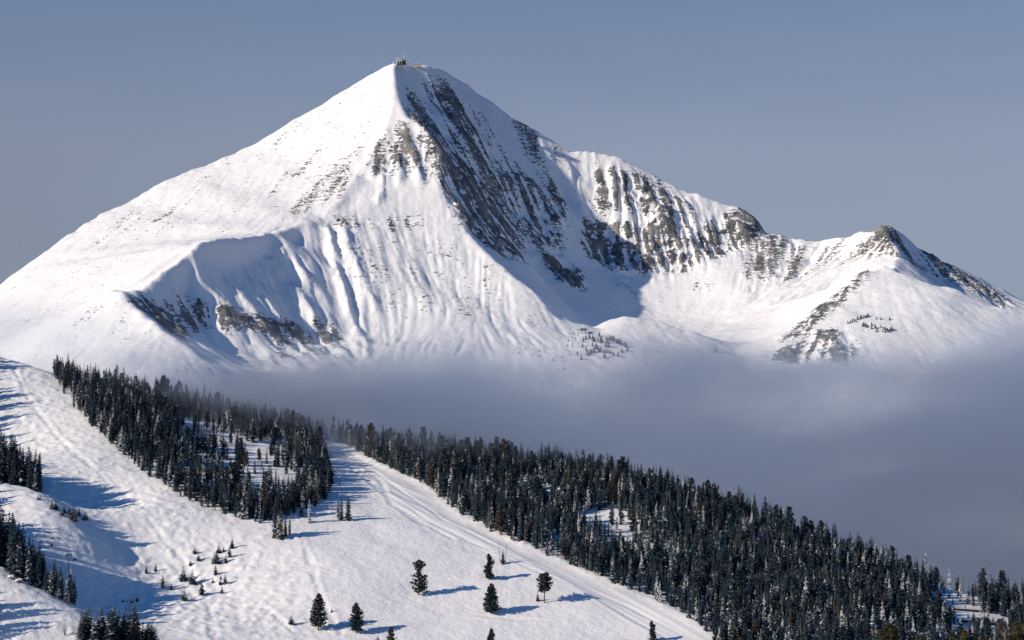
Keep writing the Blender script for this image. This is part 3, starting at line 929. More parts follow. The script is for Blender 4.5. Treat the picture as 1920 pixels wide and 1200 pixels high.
# --- forests: every spot carries (x, y, z, height, kind, which wood)
def scatter(poly, spacing, seed, wood, hrange, keep=None, xr=(-420, 420), yr=(905, 1460)):
    rg = np.random.RandomState(seed)
    xs, ys = np.meshgrid(np.arange(xr[0], xr[1], spacing), np.arange(yr[0], yr[1], spacing))
    xs = xs.ravel() + rg.uniform(-.5, .5, xs.size) * spacing * 1.1
    ys = ys.ravel() + rg.uniform(-.5, .5, ys.size) * spacing * 1.1
    zs = HG.zs(xs, ys)
    u, v = uv_of(xs, ys, zs)
    ok = inside(u, v, poly)
    if keep is not None:
        ok &= rg.rand(xs.size) < keep(u, v, xs, ys)
    out = []
    for x, y, z in zip(xs[ok], ys[ok], zs[ok]):
        out.append((float(x), float(y), float(z), float(rg.uniform(*hrange) * (0.52 + 0.62 * rg.rand())), rg.rand(), wood))
    return out

def openings(holes):
    def f(u, v, x, y):
        k = np.ones_like(u)
        u = u + 30 * fbm(x, y, 22.0, 3, 93) * 1.6
        v = v + 22 * fbm(x, y, 18.0, 3, 94) * 1.6
        for poly, dens in holes:
            k = np.where(inside(u, v, poly), dens, k)
        return k * (0.62 + 0.38 * smooth(-0.5, 0.2, fbm(x, y, 45.0, 2, 91)))
    return f

RIGHT = [(560,790),(640,815),(690,828),(1000,850),(1300,900),(1500,980),(1700,1060),(1960,1130),(2380,1250),(2380,1330),(1365,1330),(1340,1196),(1280,1150),(1200,1112),(1130,1086),(1060,1056),(1000,1030),(920,996),(862,964),(792,906),(705,866),(660,842),(600,820)]
LEFTG = [(92,690),(200,715),(330,738),(450,770),(560,795),(578,818),(604,850),(626,905),(604,945),(555,965),(480,982),(420,968),(340,932),(270,886),(200,826),(135,760),(105,715)]
spots = []
spots += scatter(RIGHT, 3.5, 501, 'right', (11.5, 15.5), openings([
    ([(985,895),(1020,895),(1030,925),(1000,930)], .15), ([(1080,950),(1180,960),(1190,1000),(1280,1040),(1270,1060),(1180,1030),(1090,990)], .12),
    ([(1545,1030),(1575,1030),(1575,1062),(1545,1062)], .0), ([(1715,1110),(1760,1110),(1835,1128),(1905,1168),(1895,1198),(1790,1195),(1740,1150)], .0)]))
spots += scatter(LEFTG, 3.5, 502, 'left', (11, 15.5), openings([
    ([(330,790),(420,800),(520,830),(580,880),(560,930),(480,940),(420,900),(360,860)], .20), ([(120,700),(330,735),(330,800),(200,800)], 1.0)]))
def shade_clump(poly, spacing, seed, hr, xr, yr):
    return scatter(poly, spacing, seed, 'shade', hr, None, xr, yr)
# tall spruces behind the folds at the left edge (their foot is hidden by the snow in front) and the wood going on out of the picture
def behind(fold, n, seed, u0, u1, depth, hr, wood):
    rg = random.Random(seed)
    out = []
    fx_, fy_ = [q[0] for q in fold], [q[1] for q in fold]
    for k in range(n):
        i = rg.uniform(0, 1)
        u = u0 + (u1 - u0) * i
        # the point of the fold under this bearing
        us = [uv_of(*q)[0] for q in fold]
        y = float(np.interp(u, us, fy_)) + 4 + depth * rg.random()
        x = (u - 960) / FPX * y * 1.0
        out.append((x, y, HG.z(x, y), hr(u) * rg.uniform(.75, 1.1), rg.random(), wood))
    return out
spots += behind(FOLD_A, 46, 11, -10, 76, 30, lambda u: 25 - 0.08 * max(0, u), 'fold_a')
spots += behind(FOLD_B, 40, 12, -5, 88, 24, lambda u: 28 - 0.12 * max(0, u), 'fold_b')
spots += behind(FOLD_B, 14, 13, 92, 148, 16, lambda u: 15.0, 'fold_b')
spots += behind(FOLD_A, 80, 14, -170, -12, 60, lambda u: 21, 'off')
spots += behind(FOLD_B, 60, 15, -190, -10, 40, lambda u: 22, 'off')
spots += scatter([(-320,1120),(-12,1140),(-14,1215),(-320,1215)], 5.0, 16, 'off', (16, 20), None, (-330, -205), (905, 1000))
spots += [(x, y, HG.z(x, y), 15 + 5 * rnd.random(), rnd.random(), 'off') for x, y in [(rnd.uniform(-425, -385), rnd.uniform(1220, 1350)) for _ in range(60)]]
# trees on the brow behind the head of the groomed run and along the right-hand skyline
for k in range(70):
    u = rnd.uniform(535, 690) if k < 34 else rnd.uniform(1690, 2000)
    us = [uv_of(*q)[0] for q in CREST]
    y = float(np.interp(u, us, [q[1] for q in CREST])) + rnd.uniform(4, 26)
    x = (u - 960) / FPX * y
    spots.append((x, y, HG.z(x, y), rnd.uniform(10, 14.5), rnd.random(), 'left' if k < 34 else 'right'))
for k in range(150):
    y = rnd.uniform(1060, 1400)
    x = -0.2309 * y - rnd.uniform(5, 34)
    spots.append((x, y, HG.z(x, y), rnd.uniform(13, 21), rnd.random(), 'off'))
# clump cut by the bottom edge at the left
for k in range(46):
    u, v = rnd.uniform(150, 292), rnd.uniform(1205, 1252)
    p = HG.hit(u, v)
    if p:
        hpx = (v - 1137) * rnd.uniform(.75, 1.0) if u < 265 else (v - 1165) * rnd.uniform(.8, 1.0)
        spots.append((p[0], p[1], p[2], px_to_m(hpx, p[1]), rnd.random(), 'bottom'))

INFO = {
    'right': ('slender snow-dusted conifer in the dense forest right of the groomed run', 'conifers of the forest right of the groomed run'),
    'left': ('slender snow-dusted conifer in the grove between the mogul run and the groomed run', 'conifers of the grove between the runs'),
    'fold_a': ('tall dark spruce in the upper clump at the left edge, behind a snowy fold', 'spruces of the upper clump at the left edge'),
    'fold_b': ('tall dark spruce in the lower row at the left edge, behind a snowy bank', 'spruces of the lower row at the left edge'),
    'bottom': ('dark bushy spruce in the clump cut off by the bottom edge at the left', 'spruces of the clump at the bottom edge'),
}
def on_screen(s):
    u, v = uv_of(s[0], s[1], s[2] + s[3] * .7)
    return s[5] != 'off' and 0 <= u <= 1920 and v < 1200
shown = [s for s in spots if on_screen(s)]
close = [s for s in shown if s[5] in ('fold_a', 'fold_b', 'bottom')]
wood = sorted([s for s in shown if s[5] in ('right', 'left')], key=lambda s: -s[3] / s[1])
# the trees that show largest along the open edges of the two woods
singles = close + wood[:max(0, 232 - len(close))]
ids = set(id(s) for s in singles)
def kind_of(s):
    r = s[4]
    if s[5] in ('fold_a', 'fold_b'):
        return SPRUCE[int(r * 5.99)] if s[5] == 'fold_b' and s[0] > -205 else SPRUCE[int(r * 3.99)]
    if s[5] == 'bottom':
        return SPRUCE[(0, 1, 3, 3)[int(r * 3.99)]]
    return KINDS[PICK[int(r * 16.99)]]
for s in singles:
    lab, grp = INFO[s[5]]
    tree('spruce_tree', kind_of(s), (s[0], s[1], s[2] - .2), s[3], 10.0, rnd.random() * 6.28, lab, 'tree', grp, wide=1.25 if s[5] == 'bottom' else 1.0)
rest = [s for s in spots if id(s) not in ids]

# --- the mass of the forest: points that carry copies of the same trees
protos = bpy.data.collections.new("forest_kinds")
for i, (c, t) in enumerate(KINDS):
    bm = bmesh.new()
    bm.from_mesh(c)
    n0 = len(bm.faces)
    bm.from_mesh(t)
    bm.faces.ensure_lookup_table()
    for f in bm.faces[n0:]:
        f.material_index = 1
    me = bpy.data.meshes.new("forest_kind")
    bm.to_mesh(me)
    bm.free()
    me.materials.append(c.materials[0])
    me.materials.append(t.materials[0])
    protos.objects.link(bpy.data.objects.new("kind_%02d" % i, me))

def forest(name, pts, label):
    me = bpy.data.meshes.new(name)
    me.from_pydata([(s[0], s[1], s[2] - .2) for s in pts], [], [])
    for an, vals in (('size', [s[3] / 10.0 for s in pts]), ('turn', [rnd.random() * 6.28 for s in pts]), ('lean', [rnd.gauss(0, .035) for s in pts])):
        a = me.attributes.new(an, 'FLOAT', 'POINT')
        a.data.foreach_set('value', vals)
    a = me.attributes.new('kind_index', 'INT', 'POINT')
    a.data.foreach_set('value', [PICK[int(s[4] * 16.99)] if s[5] in ('left', 'right') else int(s[4] * 3.99) for s in pts])
    o = bpy.data.objects.new(name, me)
    o['kind'] = 'stuff'
    o['label'], o['category'] = label, 'forest'
    COL.objects.link(o)
    ng = bpy.data.node_groups.new(name, 'GeometryNodeTree')
    ng.interface.new_socket('Geometry', in_out='INPUT', socket_type='NodeSocketGeometry')
    ng.interface.new_socket('Geometry', in_out='OUTPUT', socket_type='NodeSocketGeometry')
    N, K = ng.nodes, ng.links
    gi, go = N.new('NodeGroupInput'), N.new('NodeGroupOutput')
    ci = N.new('GeometryNodeCollectionInfo')
    ci.inputs['Collection'].default_value = protos
    ci.inputs['Separate Children'].default_value = True
    ci.inputs['Reset Children'].default_value = True
    ip = N.new('GeometryNodeInstanceOnPoints')
    ip.inputs['Pick Instance'].default_value = True
    def named(n, t):
        q = N.new('GeometryNodeInputNamedAttribute')
        q.data_type = t
        q.inputs['Name'].default_value = n
        return q.outputs[0]
    rot = N.new('ShaderNodeCombineXYZ')
    K.new(named('turn', 'FLOAT'), rot.inputs[2])
    K.new(named('lean', 'FLOAT'), rot.inputs[0])
    K.new(gi.outputs[0], ip.inputs['Points'])
    K.new(ci.outputs[0], ip.inputs['Instance'])
    K.new(named('kind_index', 'INT'), ip.inputs['Instance Index'])
    K.new(rot.outputs[0], ip.inputs['Rotation'])
    K.new(named('size', 'FLOAT'), ip.inputs['Scale'])
    K.new(ip.outputs[0], go.inputs[0])
    md = o.modifiers.new('forest', 'NODES')
    md.node_group = ng
    return o
forest('forest', rest, 'dense dark snow-dusted conifer forest covering the hill on both sides of the groomed run')
print('trees', len(singles), len(rest))

# ------------------------------------------------------------------ buildings, lifts and other things
def bx(bm, x0, x1, y0, y1, z0, z1, shear=None):
    r = bmesh.ops.create_cube(bm, size=1.0)
    for v in r['verts']:
        a = (x1 if v.co.x > 0 else x0, y1 if v.co.y > 0 else y0, z1 if v.co.z > 0 else z0)
        v.co = Vector(shear(*a) if shear else a)
    return r['verts']

def rod(bm, p, q, r, n=6):
    p, q = Vector(p), Vector(q)
    d = q - p
    M = Matrix.Translation((p + q) / 2) @ d.to_track_quat('Z', 'Y').to_matrix().to_4x4()
    bmesh.ops.create_cone(bm, cap_ends=True, segments=n, radius1=r, radius2=r, depth=d.length, matrix=M)

def part(name, build, mat, parent=None):
    bm = bmesh.new()
    build(bm)
    me = bpy.data.meshes.new(name)
    bm.to_mesh(me)
    bm.free()
    me.materials.append(mat)
    o = bpy.data.objects.new(name, me)
    o.parent = parent
    COL.objects.link(o)
    return o

def thing(name, label, cat, loc, rz=0.0, group=None):
    e = bpy.data.objects.new(name, None)
    e.location = loc
    e.rotation_euler = (0, 0, rz)
    e['label'], e['category'], e['kind'] = label, cat, 'thing'
    if group:
        e['group'] = group
    COL.objects.link(e)
    return e

def copy_thing(src, loc, rz, label, group=None, scale=None):
    e = src.copy()
    COL.objects.link(e)
    e.location = loc
    e.rotation_euler = (0, 0, rz)
    e['label'] = label
    if group:
        e['group'] = group
    if scale:
        e.scale = scale
    for ch in src.children:
        c = ch.copy()
        c.parent = e
        COL.objects.link(c)
        for g in ch.children:
            d = g.copy()
            d.parent = c
            COL.objects.link(d)
    return e

M_WHITE = plain("rimed_white_paint", (0.72, 0.72, 0.73), .6, .08, .5)
M_DARK = plain("dark_interior", (0.03, 0.032, 0.04), .8, .3, .5)
M_ROOF = plain("grey_metal_roof", (0.40, 0.40, 0.42), .5, .12, .4)
M_TAN = plain("tan_boards", (0.46, 0.35, 0.27), .8, .15, .6)
M_STEEL = plain("galvanised_steel", (0.22, 0.24, 0.27), .55, .15, 1.0, .3)
M_GREEN = plain("dark_green_steel", (0.06, 0.085, 0.075), .6, .2, 1.0)
M_CONC = plain("pale_concrete", (0.52, 0.46, 0.36), .9, .15, .4)
M_ROCK = plain("grey_rock", (0.17, 0.155, 0.145), .9, .4, .8)
M_SNOWCAP = plain("fresh_snow", (0.84, 0.84, 0.85), .7, .04, .5)
M_TIMBER = plain("dark_timber", (0.045, 0.035, 0.03), .9, .4, 1.5)
M_SEAT = plain("dark_seat", (0.03, 0.04, 0.06), .7, .2, 1.0)

# --- summit: tram house, lodge, mast, poles
gx, gy = at(753, 118, 4492)[0], 4492
gz = at(753, 119.0, 4492)[2]
st = thing('tram_station', 'white tram house with open dark front and sloping roof on the summit', 'building', (gx, gy, gz))
st.scale = (.9, .9, .8)
W2 = 11.0
part('wall', lambda b: (bx(b, -W2, -W2 + .8, -6, 6, -3, 13), bx(b, W2 - .8, W2, -6, 6, -3, 6.5), bx(b, -W2 + .8, W2 - .8, 5.2, 6, -3, 6.5)), M_WHITE, st)
part('roof', lambda b: bx(b, -W2 - 1, W2 + 1.5, -7.5, 7, 0, .7, lambda x, y, z: (x, y, z + 13.0 - (x + W2) * 0.30)), M_ROOF, st)
part('gable_beam', lambda b: bx(b, -W2 - .6, 0.5, -7.9, -7.52, -.9, .5, lambda x, y, z: (x, y, z + 13.0 - (x + W2) * 0.55)), M_WHITE, st)
for px_ in (-W2 + 1.4, -5.0, 0.2):
    part('post', lambda b, q=px_: bx(b, q - .45, q + .45, -6.9, -6.1, -3, 8.2 - (q + W2) * .12), M_WHITE, st)
part('interior_shade', lambda b: bx(b, -W2 + .82, W2 - .82, 2.0, 2.4, -2.5, 6.4), M_DARK, st)  # near-black panel: shade inside the open front, put in as colour
part('deck', lambda b: bx(b, -W2, W2, -7, 5.1, -.6, -.1), M_TIMBER, st)
for px_, py_ in ((0, -6.5), (4, -6.5), (8, -6.5), (10.5, -6.5)):
    part('leg', lambda b, q=px_, w=py_: rod(b, (q, w, -.65), (q + 1.2, w, -8), .35), M_DARK, st)
p = (at(757, 104, 4498)[0], 4498, gz + 10)
ms = thing('antenna_mast', 'thin pale antenna mast above the tram house on the summit', 'mast', p)
part('pole', lambda b: (rod(b, (0, 0, -10), (0, 0, 9), .35), rod(b, (0, 0, 9), (0, 0, 12.5), .16)), M_WHITE, ms)
part('crossbar', lambda b: rod(b, (-.9, 0, 8.2), (.9, 0, 8.2), .14), M_WHITE, ms)
lx, ly = at(780, 115, 4540)[0], 4538
lo = thing('summit_lodge', 'low tan-walled lodge with flat roof right of the tram house', 'building', (lx, ly, MG.z(lx, ly)))
lw = part('wall', lambda b: bx(b, -9.5, 9.5, -4, 4, -2, 3.0), M_TAN, lo)
lr = part('roof', lambda b: bx(b, -10.2, 10.2, -4.6, 4.6, 3.0, 3.6), M_ROOF, lo)
part('chimney', lambda b: bx(b, -.8, 1.4, -.8, .8, 3.62, 6.0), M_WHITE, lr)
for q in (-6, -1.5, 3, 7):
    part('window', lambda b, q=q: bx(b, q - .9, q + .9, -4.06, -3.9, .6, 2.0), M_DARK, lw)
for u, v, lab in ((737, 113, 'short pale pole left of the tram house on the summit'), (697, 137, 'small dark pole on the left skyline just below the summit'), (681, 146, 'small dark pole lower on the left skyline below the summit')):
    Yp = 4498
    q = at(u, v, Yp)
    o = part('marker_pole', lambda b: (rod(b, (0, 0, -4), (0, 0, 5.0), .4), bx(b, -.7, .7, -.3, .3, 4.2, 5.6)), M_WHITE if u == 737 else M_DARK)
    o.location = (q[0], Yp, MG.z(q[0], Yp))
    o['label'], o['category'] = lab, 'pole'

# --- chairlift in the cirque
def chair_mesh_parts(e):
    part('hanger', lambda b: (rod(b, (0, 0, 0), (0, 0, -2.3), .09), rod(b, (-1.3, 0, -2.3), (1.3, 0, -2.3), .09)), M_STEEL, e)
    part('seat', lambda b: bx(b, -1.35, 1.35, -.7, .1, -4.2, -3.9), M_SEAT, e)
    part('backrest', lambda b: bx(b, -1.35, 1.35, .1, .3, -3.88, -2.36), M_SEAT, e)

def tower(loc, h, rz, label, group, arm=4.6, mat=None, thin=1.0):
    e = thing('lift_tower', label, 'lift tower', loc, rz, group)
    e.scale = (thin, thin, 1)
    part('mast', lambda b: bmesh.ops.create_cone(b, cap_ends=True, segments=10, radius1=.75, radius2=.5, depth=h + 3, matrix=Matrix.Translation((0, 0, h / 2 - 1.5))), mat or M_STEEL, e)
    ca = part('crossarm', lambda b: bx(b, -arm, arm, -.4, .4, h + .02, h + .7), mat or M_STEEL, e)
    for s in (-1, 1):
        part('wheel_train', lambda b, s=s: bx(b, s * arm - .35, s * arm + .35, -2.2, 2.2, h - .55, h), M_DARK, ca)
    part('lifting_frame', lambda b: (rod(b, (-arm * .8, 0, h + .7), (-arm * .8, 0, h + 2), .13), rod(b, (arm * .8, 0, h + .7), (arm * .8, 0, h + 2), .13),
                                     rod(b, (-arm * .8, 0, h + 2), (arm * .8, 0, h + 2), .13)), M_STEEL, ca)
    return e

def ground_hit(G, u, v, **k):
    q = G.hit(u, v, **k)
    return q
T = []
for u, v, h, lab in ((1085, 631, 12, 'uppermost lift tower just below the top lift station'), (1073, 652, 17, 'middle lift tower left of the tree-covered knoll'),
                     (1057, 694, 15, 'lowest lift tower at the edge of the cloud below the knoll')):
    q = MG.hit(u, v)
    T.append((q, h))
    tower(q, h, 0.25, lab, None, 5.5)
sx = MG.hit(1096, 627)
ls = thing('lift_station', 'top lift station with dark canopy on columns at the cirque floor', 'building', (sx[0], sx[1] + 4, sx[2]))
part('canopy', lambda b: (bx(b, -8, 5, -4, 4, 7.6, 9.6), bx(b, -6, 3, -3.2, 3.2, 9.62, 11.0)), M_GREEN, ls)
for q in (-4.5, 2.0):
    part('column', lambda b, q=q: bx(b, q - .7, q + .7, -1, 1, -3, 7.58), M_STEEL, ls)
part('bullwheel', lambda b: bmesh.ops.create_cone(b, cap_ends=True, segments=20, radius1=3.6, radius2=3.6, depth=.5, matrix=Matrix.Translation((-2, 0, 7.1))), M_STEEL, ls)
sx2 = MG.hit(1107, 627)
hh = thing('lift_hut', 'small dark lift hut right of the top lift station', 'hut', (sx2[0], sx2[1] + 5, sx2[2]))
hw = part('wall', lambda b: bx(b, -4, 4, -3, 3, -2, 5.4), M_SEAT, hh)
part('roof', lambda b: bx(b, -4.6, 4.6, -3.6, 3.6, 5.4, 6.2), M_SNOWCAP, hh)
part('window', lambda b: bx(b, -2, 1.5, -3.06, -2.95, 2.4, 4.2), M_DARK, hw)
# haul rope: one thing of two strands over the towers
def strands(name, nodes, off, label, r=.06):
    e = thing(name, label, 'cable', nodes[0])
    o = Vector(nodes[0])
    for s in (-1, 1):
        part('strand', lambda b, s=s: [rod(b, Vector(a) - o + Vector((s * off, 0, 0)), Vector(c) - o + Vector((s * off, 0, 0)), r, 4) for a, c in zip(nodes[:-1], nodes[1:])], M_DARK, e)
    return e
rope = [(T[2][0][0] - 9, T[2][0][1] - 90, T[2][0][2] - 14)] + [(q[0], q[1], q[2] + h + .3) for q, h in T[::-1]] + [(sx[0] - 2, sx[1] + 4, sx[2] + 7.2)]
strands('haul_rope', rope, 5.5, 'chairlift haul rope running over the towers to the top station')
def along(nodes, t):
    seg = min(int(t), len(nodes) - 2)
    f = t - seg
    a, b = Vector(nodes[seg]), Vector(nodes[seg + 1])
    return a + (b - a) * f
chair0 = None
for t, s, lab in ((1.25, -1, 'lift chair just above the lowest lift tower, left rope'), (1.35, 1, 'lift chair just above the lowest lift tower, right rope'),
                  (1.95, -1, 'lift chair hanging left of the middle lift tower'), (2.05, 1, 'lift chair hanging right of the middle lift tower'),
                  (2.75, -1, 'lift chair left of the uppermost lift tower'), (0.55, 1, 'lift chair below the lowest lift tower, dipping into cloud')):
    q = along(rope, t) + Vector((s * 5.5, 0, 0))
    if chair0 is None:
        chair0 = thing('lift_chair', lab, 'lift chair', q)
        chair_mesh_parts(chair0)
    else:
        copy_thing(chair0, q, 0, lab)

# --- pump house on the moraine
q = MG.hit(1334, 661)
ph = thing('pump_house', 'small beige block house with dark annex on the moraine', 'building', (q[0], q[1] + 4, q[2]))
part('wall', lambda b: bx(b, -5, 4, -4, 4, -3, 8.4), M_CONC, ph)
part('roof', lambda b: bx(b, -5.5, 4.4, -4.5, 4.5, 8.4, 9.0), M_SNOWCAP, ph)
an = part('annex', lambda b: bx(b, 4.02, 9.5, -3.5, 3.5, -3, 8.0), M_STEEL, ph)
part('door', lambda b: bx(b, 7.5, 8.9, -3.58, -3.4, 0, 6.0), M_DARK, an)
for k in range(4):
    part('fence_post', lambda b, k=k: rod(b, (-9 - 4.5 * k, -3, -2), (-9 - 4.5 * k, -3, 2.6), .35, 5), M_TIMBER, ph)

# --- chairlift at the far left of the near hill
lift = []
for u, v, h, lab in ((128, 1085, 10.5, 'dark lift tower rising from the spruces at the far left'), (243, 1160, 7.5, 'dark lift tower behind the clump at the bottom edge')):
    q = HG.hit(u, v)
    if q:
        lift.append((q, h))
        tower(q, h, 0.5, lab, None, 4.2, M_STEEL, .32)
(q0, h0), (q1, h1) = lift
low_end = at(330, 1215, 925)
up_end = at(30, 945, 1085)
rope2 = [low_end, (q1[0], q1[1], q1[2] + h1 + .3), (q0[0], q0[1], q0[2] + h0 + .3), (up_end[0], up_end[1], up_end[2])]
strands('haul_rope', rope2, 1.7, 'thin chairlift rope crossing the shaded slope at the far left', .03)
for t, s, lab in ((1.96, 1, 'lift chair beside the tower in the left-hand spruces'), (2.24, -1, 'lower of two lift chairs over the blue shade at the left'),
                  (2.36, 1, 'upper of two lift chairs over the blue shade at the left'), (2.68, -1, 'lift chair high over the blue shade near the left edge'),
                  (2.85, 1, 'highest lift chair near the left edge'), (1.05, -1, 'lift chair left of the tower behind the bottom clump'), (1.03, 1, 'lift chair right of the tower behind the bottom clump')):
    q = along(rope2, t) + Vector((s * 1.7, 0, 0))
    copy_thing(chair0, q, .5, lab, None, (.5, .5, .45))

# --- two snow-capped boulders on the bank at the left
def boulder(seed, sx, sy, sz):
    def f(b, cap=False):
        bmesh.ops.create_icosphere(b, subdivisions=3, radius=1.0)
        r = random.Random(seed)
        ph = [r.uniform(0, 6) for _ in range(6)]
        for v in b.verts:
            c = v.co
            k = 1 + .16 * math.sin(3 * c.x + ph[0]) + .14 * math.sin(4 * c.y + ph[1]) + .12 * math.sin(5 * c.z + ph[2]) + .05 * math.sin(11 * c.x + 9 * c.y + ph[3])
            v.co = Vector((c.x * k * sx, c.y * k * sy, c.z * k * sz))
            if cap:
                v.co = v.co * 1.05 + Vector((0, 0, .18 * sz)) if c.z > .1 else v.co * .6
    return f
for u, v, s, lab in ((21, 1086, 1.5, 'left of two snow-capped boulders on the snowy bank at the left edge'), (34, 1092, 1.7, 'right of two snow-capped boulders on the snowy bank at the left edge')):
    q = HG.hit(u, v)
    e = thing('boulder', lab, 'boulder', (q[0], q[1], q[2] + .2), u)
    rk_ = part('rock', boulder(u, s, s * .8, s * .7), M_ROCK, e)
    part('snow_cap', lambda b, u=u, s=s: boulder(u, s, s * .8, s * .7)(b, True), M_SNOWCAP, rk_)

# --- timber retaining walls in the clearing at the right
for ua, va, ub, vb, lab in ((1776, 1144, 1842, 1149, 'upper dark timber retaining wall across the shaded clearing'), (1796, 1167, 1884, 1174, 'lower dark timber retaining wall across the shaded clearing'),
                            (1740, 1122, 1760, 1126, 'short dark retaining wall at the left end of the shaded clearing')):
    A, B = HG.hit(ua, va), HG.hit(ub, vb)
    A, B = Vector(A), Vector(B)
    d = B - A
    e = thing('retaining_wall', lab, 'retaining wall', A, math.atan2(d.y, d.x))
    n = max(3, int(d.length / 3.2))
    sl = d.z / max(1e-3, math.hypot(d.x, d.y))
    ln = math.hypot(d.x, d.y)
    for k in range(n):
        for row in range(2):
            x0, x1 = ln * k / n + .05, ln * (k + 1) / n - .05
            part('beam', lambda b, x0=x0, x1=x1, row=row: bx(b, x0, x1, -.5 - .1 * row, .6, -.6 + .85 * row, .22 + .85 * row, lambda x, y, z: (x, y, z + x * sl)), M_TIMBER, e)
    part('snow_cap', lambda b: bx(b, 0, ln, -.4, .8, 1.1, 1.5, lambda x, y, z: (x, y, z + x * sl)), M_SNOWCAP, e)
CLEAR = [(1780,1121,10),(1762,1128,7),(1810,1142,6),(1790,1158,8),(1815,1158,7),(1840,1165,9),(1862,1168,10),(1870,1170,8),(1878,1170,8),(1850,1189,8),(1857,1190,9),(1847,1148,7),(1835,1125,8),(1862,1132,9)]
for u, v, hp in CLEAR:
    q = HG.hit(u, v)
    if not q:
        continue
    tree('fir_sapling', SAPLING[rnd.randrange(2)], (q[0], q[1], q[2] - .1), px_to_m(hp * 1.3, q[1]), 10.0, rnd.random() * 6,
         'small dark sapling among the retaining walls of the shaded clearing', 'sapling', 'saplings in the shaded clearing')

# --- pines close by, whose tops reach into the bottom right corner
NEAR = [(1668, 1168, 540, 5.6, P_wide, 'broad olive pine crown at the bottom edge, lower right'), (1786, 1184, 600, 3.0, P_egg, 'left of two small olive pine tops at the bottom edge, lower right'),
        (1809, 1180, 590, 3.2, P_egg, 'right of two small olive pine tops at the bottom edge, lower right'), (1727, 1191, 560, 3.0, P_wide, 'low olive pine top right of the broad crown at the bottom edge'),
        (1906, 1164, 480, 4.6, P_wide, 'dark olive pine crown in the bottom right corner'), (1842, 1188, 610, 1.6, P_cone, 'brown-tipped small pine top near the bottom right corner')]
for i, (u, v, Yn, rad, prof, lab) in enumerate(NEAR):
    q = at(u, v, Yn)
    gz_ = float(np.interp(Yn, [-400, 500, 700, 860], [-26, -29, -48, -72]))
    h = q[2] - gz_
    k = rad / 3.0
    me = pine_mesh(600 + i, h, (lambda f, g: (lambda t, a: f(t, a) * g))(prof, k), bare=.12, branches=230, tsize=.62, mat=M_NEARPINE, tn=9)
    tree('pine_tree', me, (q[0], Yn, gz_), h, h, rnd.random() * 6, lab, 'tree')
# leafless shrubs
for u, v, Yn, hgt, lab in ((1884, 1166, 560, None, 'leafless twiggy bush beside the pine crown in the bottom right corner'), (122, 1192, None, 5.0, 'leafless twiggy bush left of the clump at the bottom edge')):
    if Yn:
        q = at(u, v, Yn)
        gz_ = float(np.interp(Yn, [-400, 500, 700, 860], [-26, -29, -48, -72]))
        base_, hgt = (q[0], Yn, gz_), q[2] - gz_
    else:
        base_ = HG.hit(u, v)
    V, F = [], []
    rr = random.Random(u)
    for k in range(26):
        a, l_ = rr.random() * 6.28, hgt * rr.uniform(.5, 1.0)
        sp = rr.uniform(.05, .42)
        tip = (math.cos(a) * sp * l_, math.sin(a) * sp * l_, l_)
        limb(V, F, (0, 0, -.3), tip, .035 * hgt / 4)
        for j in range(5):
            f = rr.uniform(.45, .95)
            a2 = rr.random() * 6.28
            c = (tip[0] * f, tip[1] * f, tip[2] * f)
            limb(V, F, c, (c[0] + math.cos(a2) * .14 * hgt, c[1] + math.sin(a2) * .14 * hgt, c[2] + .12 * hgt), .018 * hgt / 4)
    o = bpy.data.objects.new('bare_shrub', mesh_of('bare_shrub', V, F, M_TWIG))
    o.location = base_
    o['label'], o['category'] = lab, 'shrub'
    COL.objects.link(o)

# --- small trees high on the mountain
def far_tree(u, v, hp, label, group):
    q = MG.hit(u, v)
    if not q:
        return
    src = SPRUCE[rnd.choice((1, 3, 3))][0]
    o = bpy.data.objects.new('whitebark_pine', src)
    s = px_to_m(hp, q[1]) / 10.0
    o.location, o.rotation_euler, o.scale = (q[0], q[1], q[2] - .5), (0, 0, rnd.random() * 6), (s * 1.9, s * 1.9, s)
    o['label'], o['category'], o['group'] = label, 'tree', group
    COL.objects.link(o)
KN = [(1070,480),(1110,450),(1160,430),(1210,460),(1310,400),(1330,460),(1420,450),(1460,450),(1500,460),(1530,470),(1570,500),(1610,510),(1640,530),(1450,560),(1410,560),(1210,550),(1200,640),
      (1250,590),(1280,600),(1300,640),(1110,620),(1130,680),(1160,690),(980,680),(1400,650),(1440,640),(1640,640),(1660,650),(1730,620),(1700,560),(1380,720),(1400,730),(1590,700),(1520,690),
      (1040,750),(1060,560),(1480,660),(1290,480),(1350,480),(1230,640),(1265,560),(1340,500),(1240,480),(1180,660),(1325,620),(1440,500),(1480,480),(1590,510)]
for x, y in KN:
    far_tree(960 + x / 8, 580 + y / 8 + 1, rnd.uniform(9, 13), 'small dark wind-bent pine in the cluster on the knoll beside the chairlift', 'pines on the knoll')
for x, y in [(630,770),(400,710),(285,690),(60,610),(100,660),(200,600),(410,635),(830,560)]:
    far_tree(960 + x / 8, 580 + y / 8, rnd.uniform(5, 8), 'lone small pine on the open snow left of the chairlift', 'pines on the open snow left of the chairlift')
for x, y in [(930,620),(945,618),(955,610),(965,602),(975,612),(985,598),(1000,594),(1008,590),(1020,585),(1030,588),(1038,582),(1045,583),(1090,596),(1115,600),(1165,602)]:
    far_tree(1280 + x / 3, 400 + y / 3, rnd.uniform(6, 9.5), 'small dark pine in the cluster above the cliff on the right-hand dome', 'pines above the cliff on the dome')
for k in range(26):
    f = rnd.random()
    far_tree(1614 + 60 * f + rnd.uniform(-4, 4), 610 + 16 * f + rnd.uniform(-6, 5), rnd.uniform(5, 9), 'misty pine in the patch below the cliff-top cluster on the dome', 'misty pines on the dome')
for u, v, hp in [(333, 697, 7), (347, 692, 6), (352, 697, 5), (316, 694, 4), (362, 703, 5)]:
    far_tree(u, v, hp, 'misty small pine on the foot of the left face above the grove', 'misty pines above the grove')

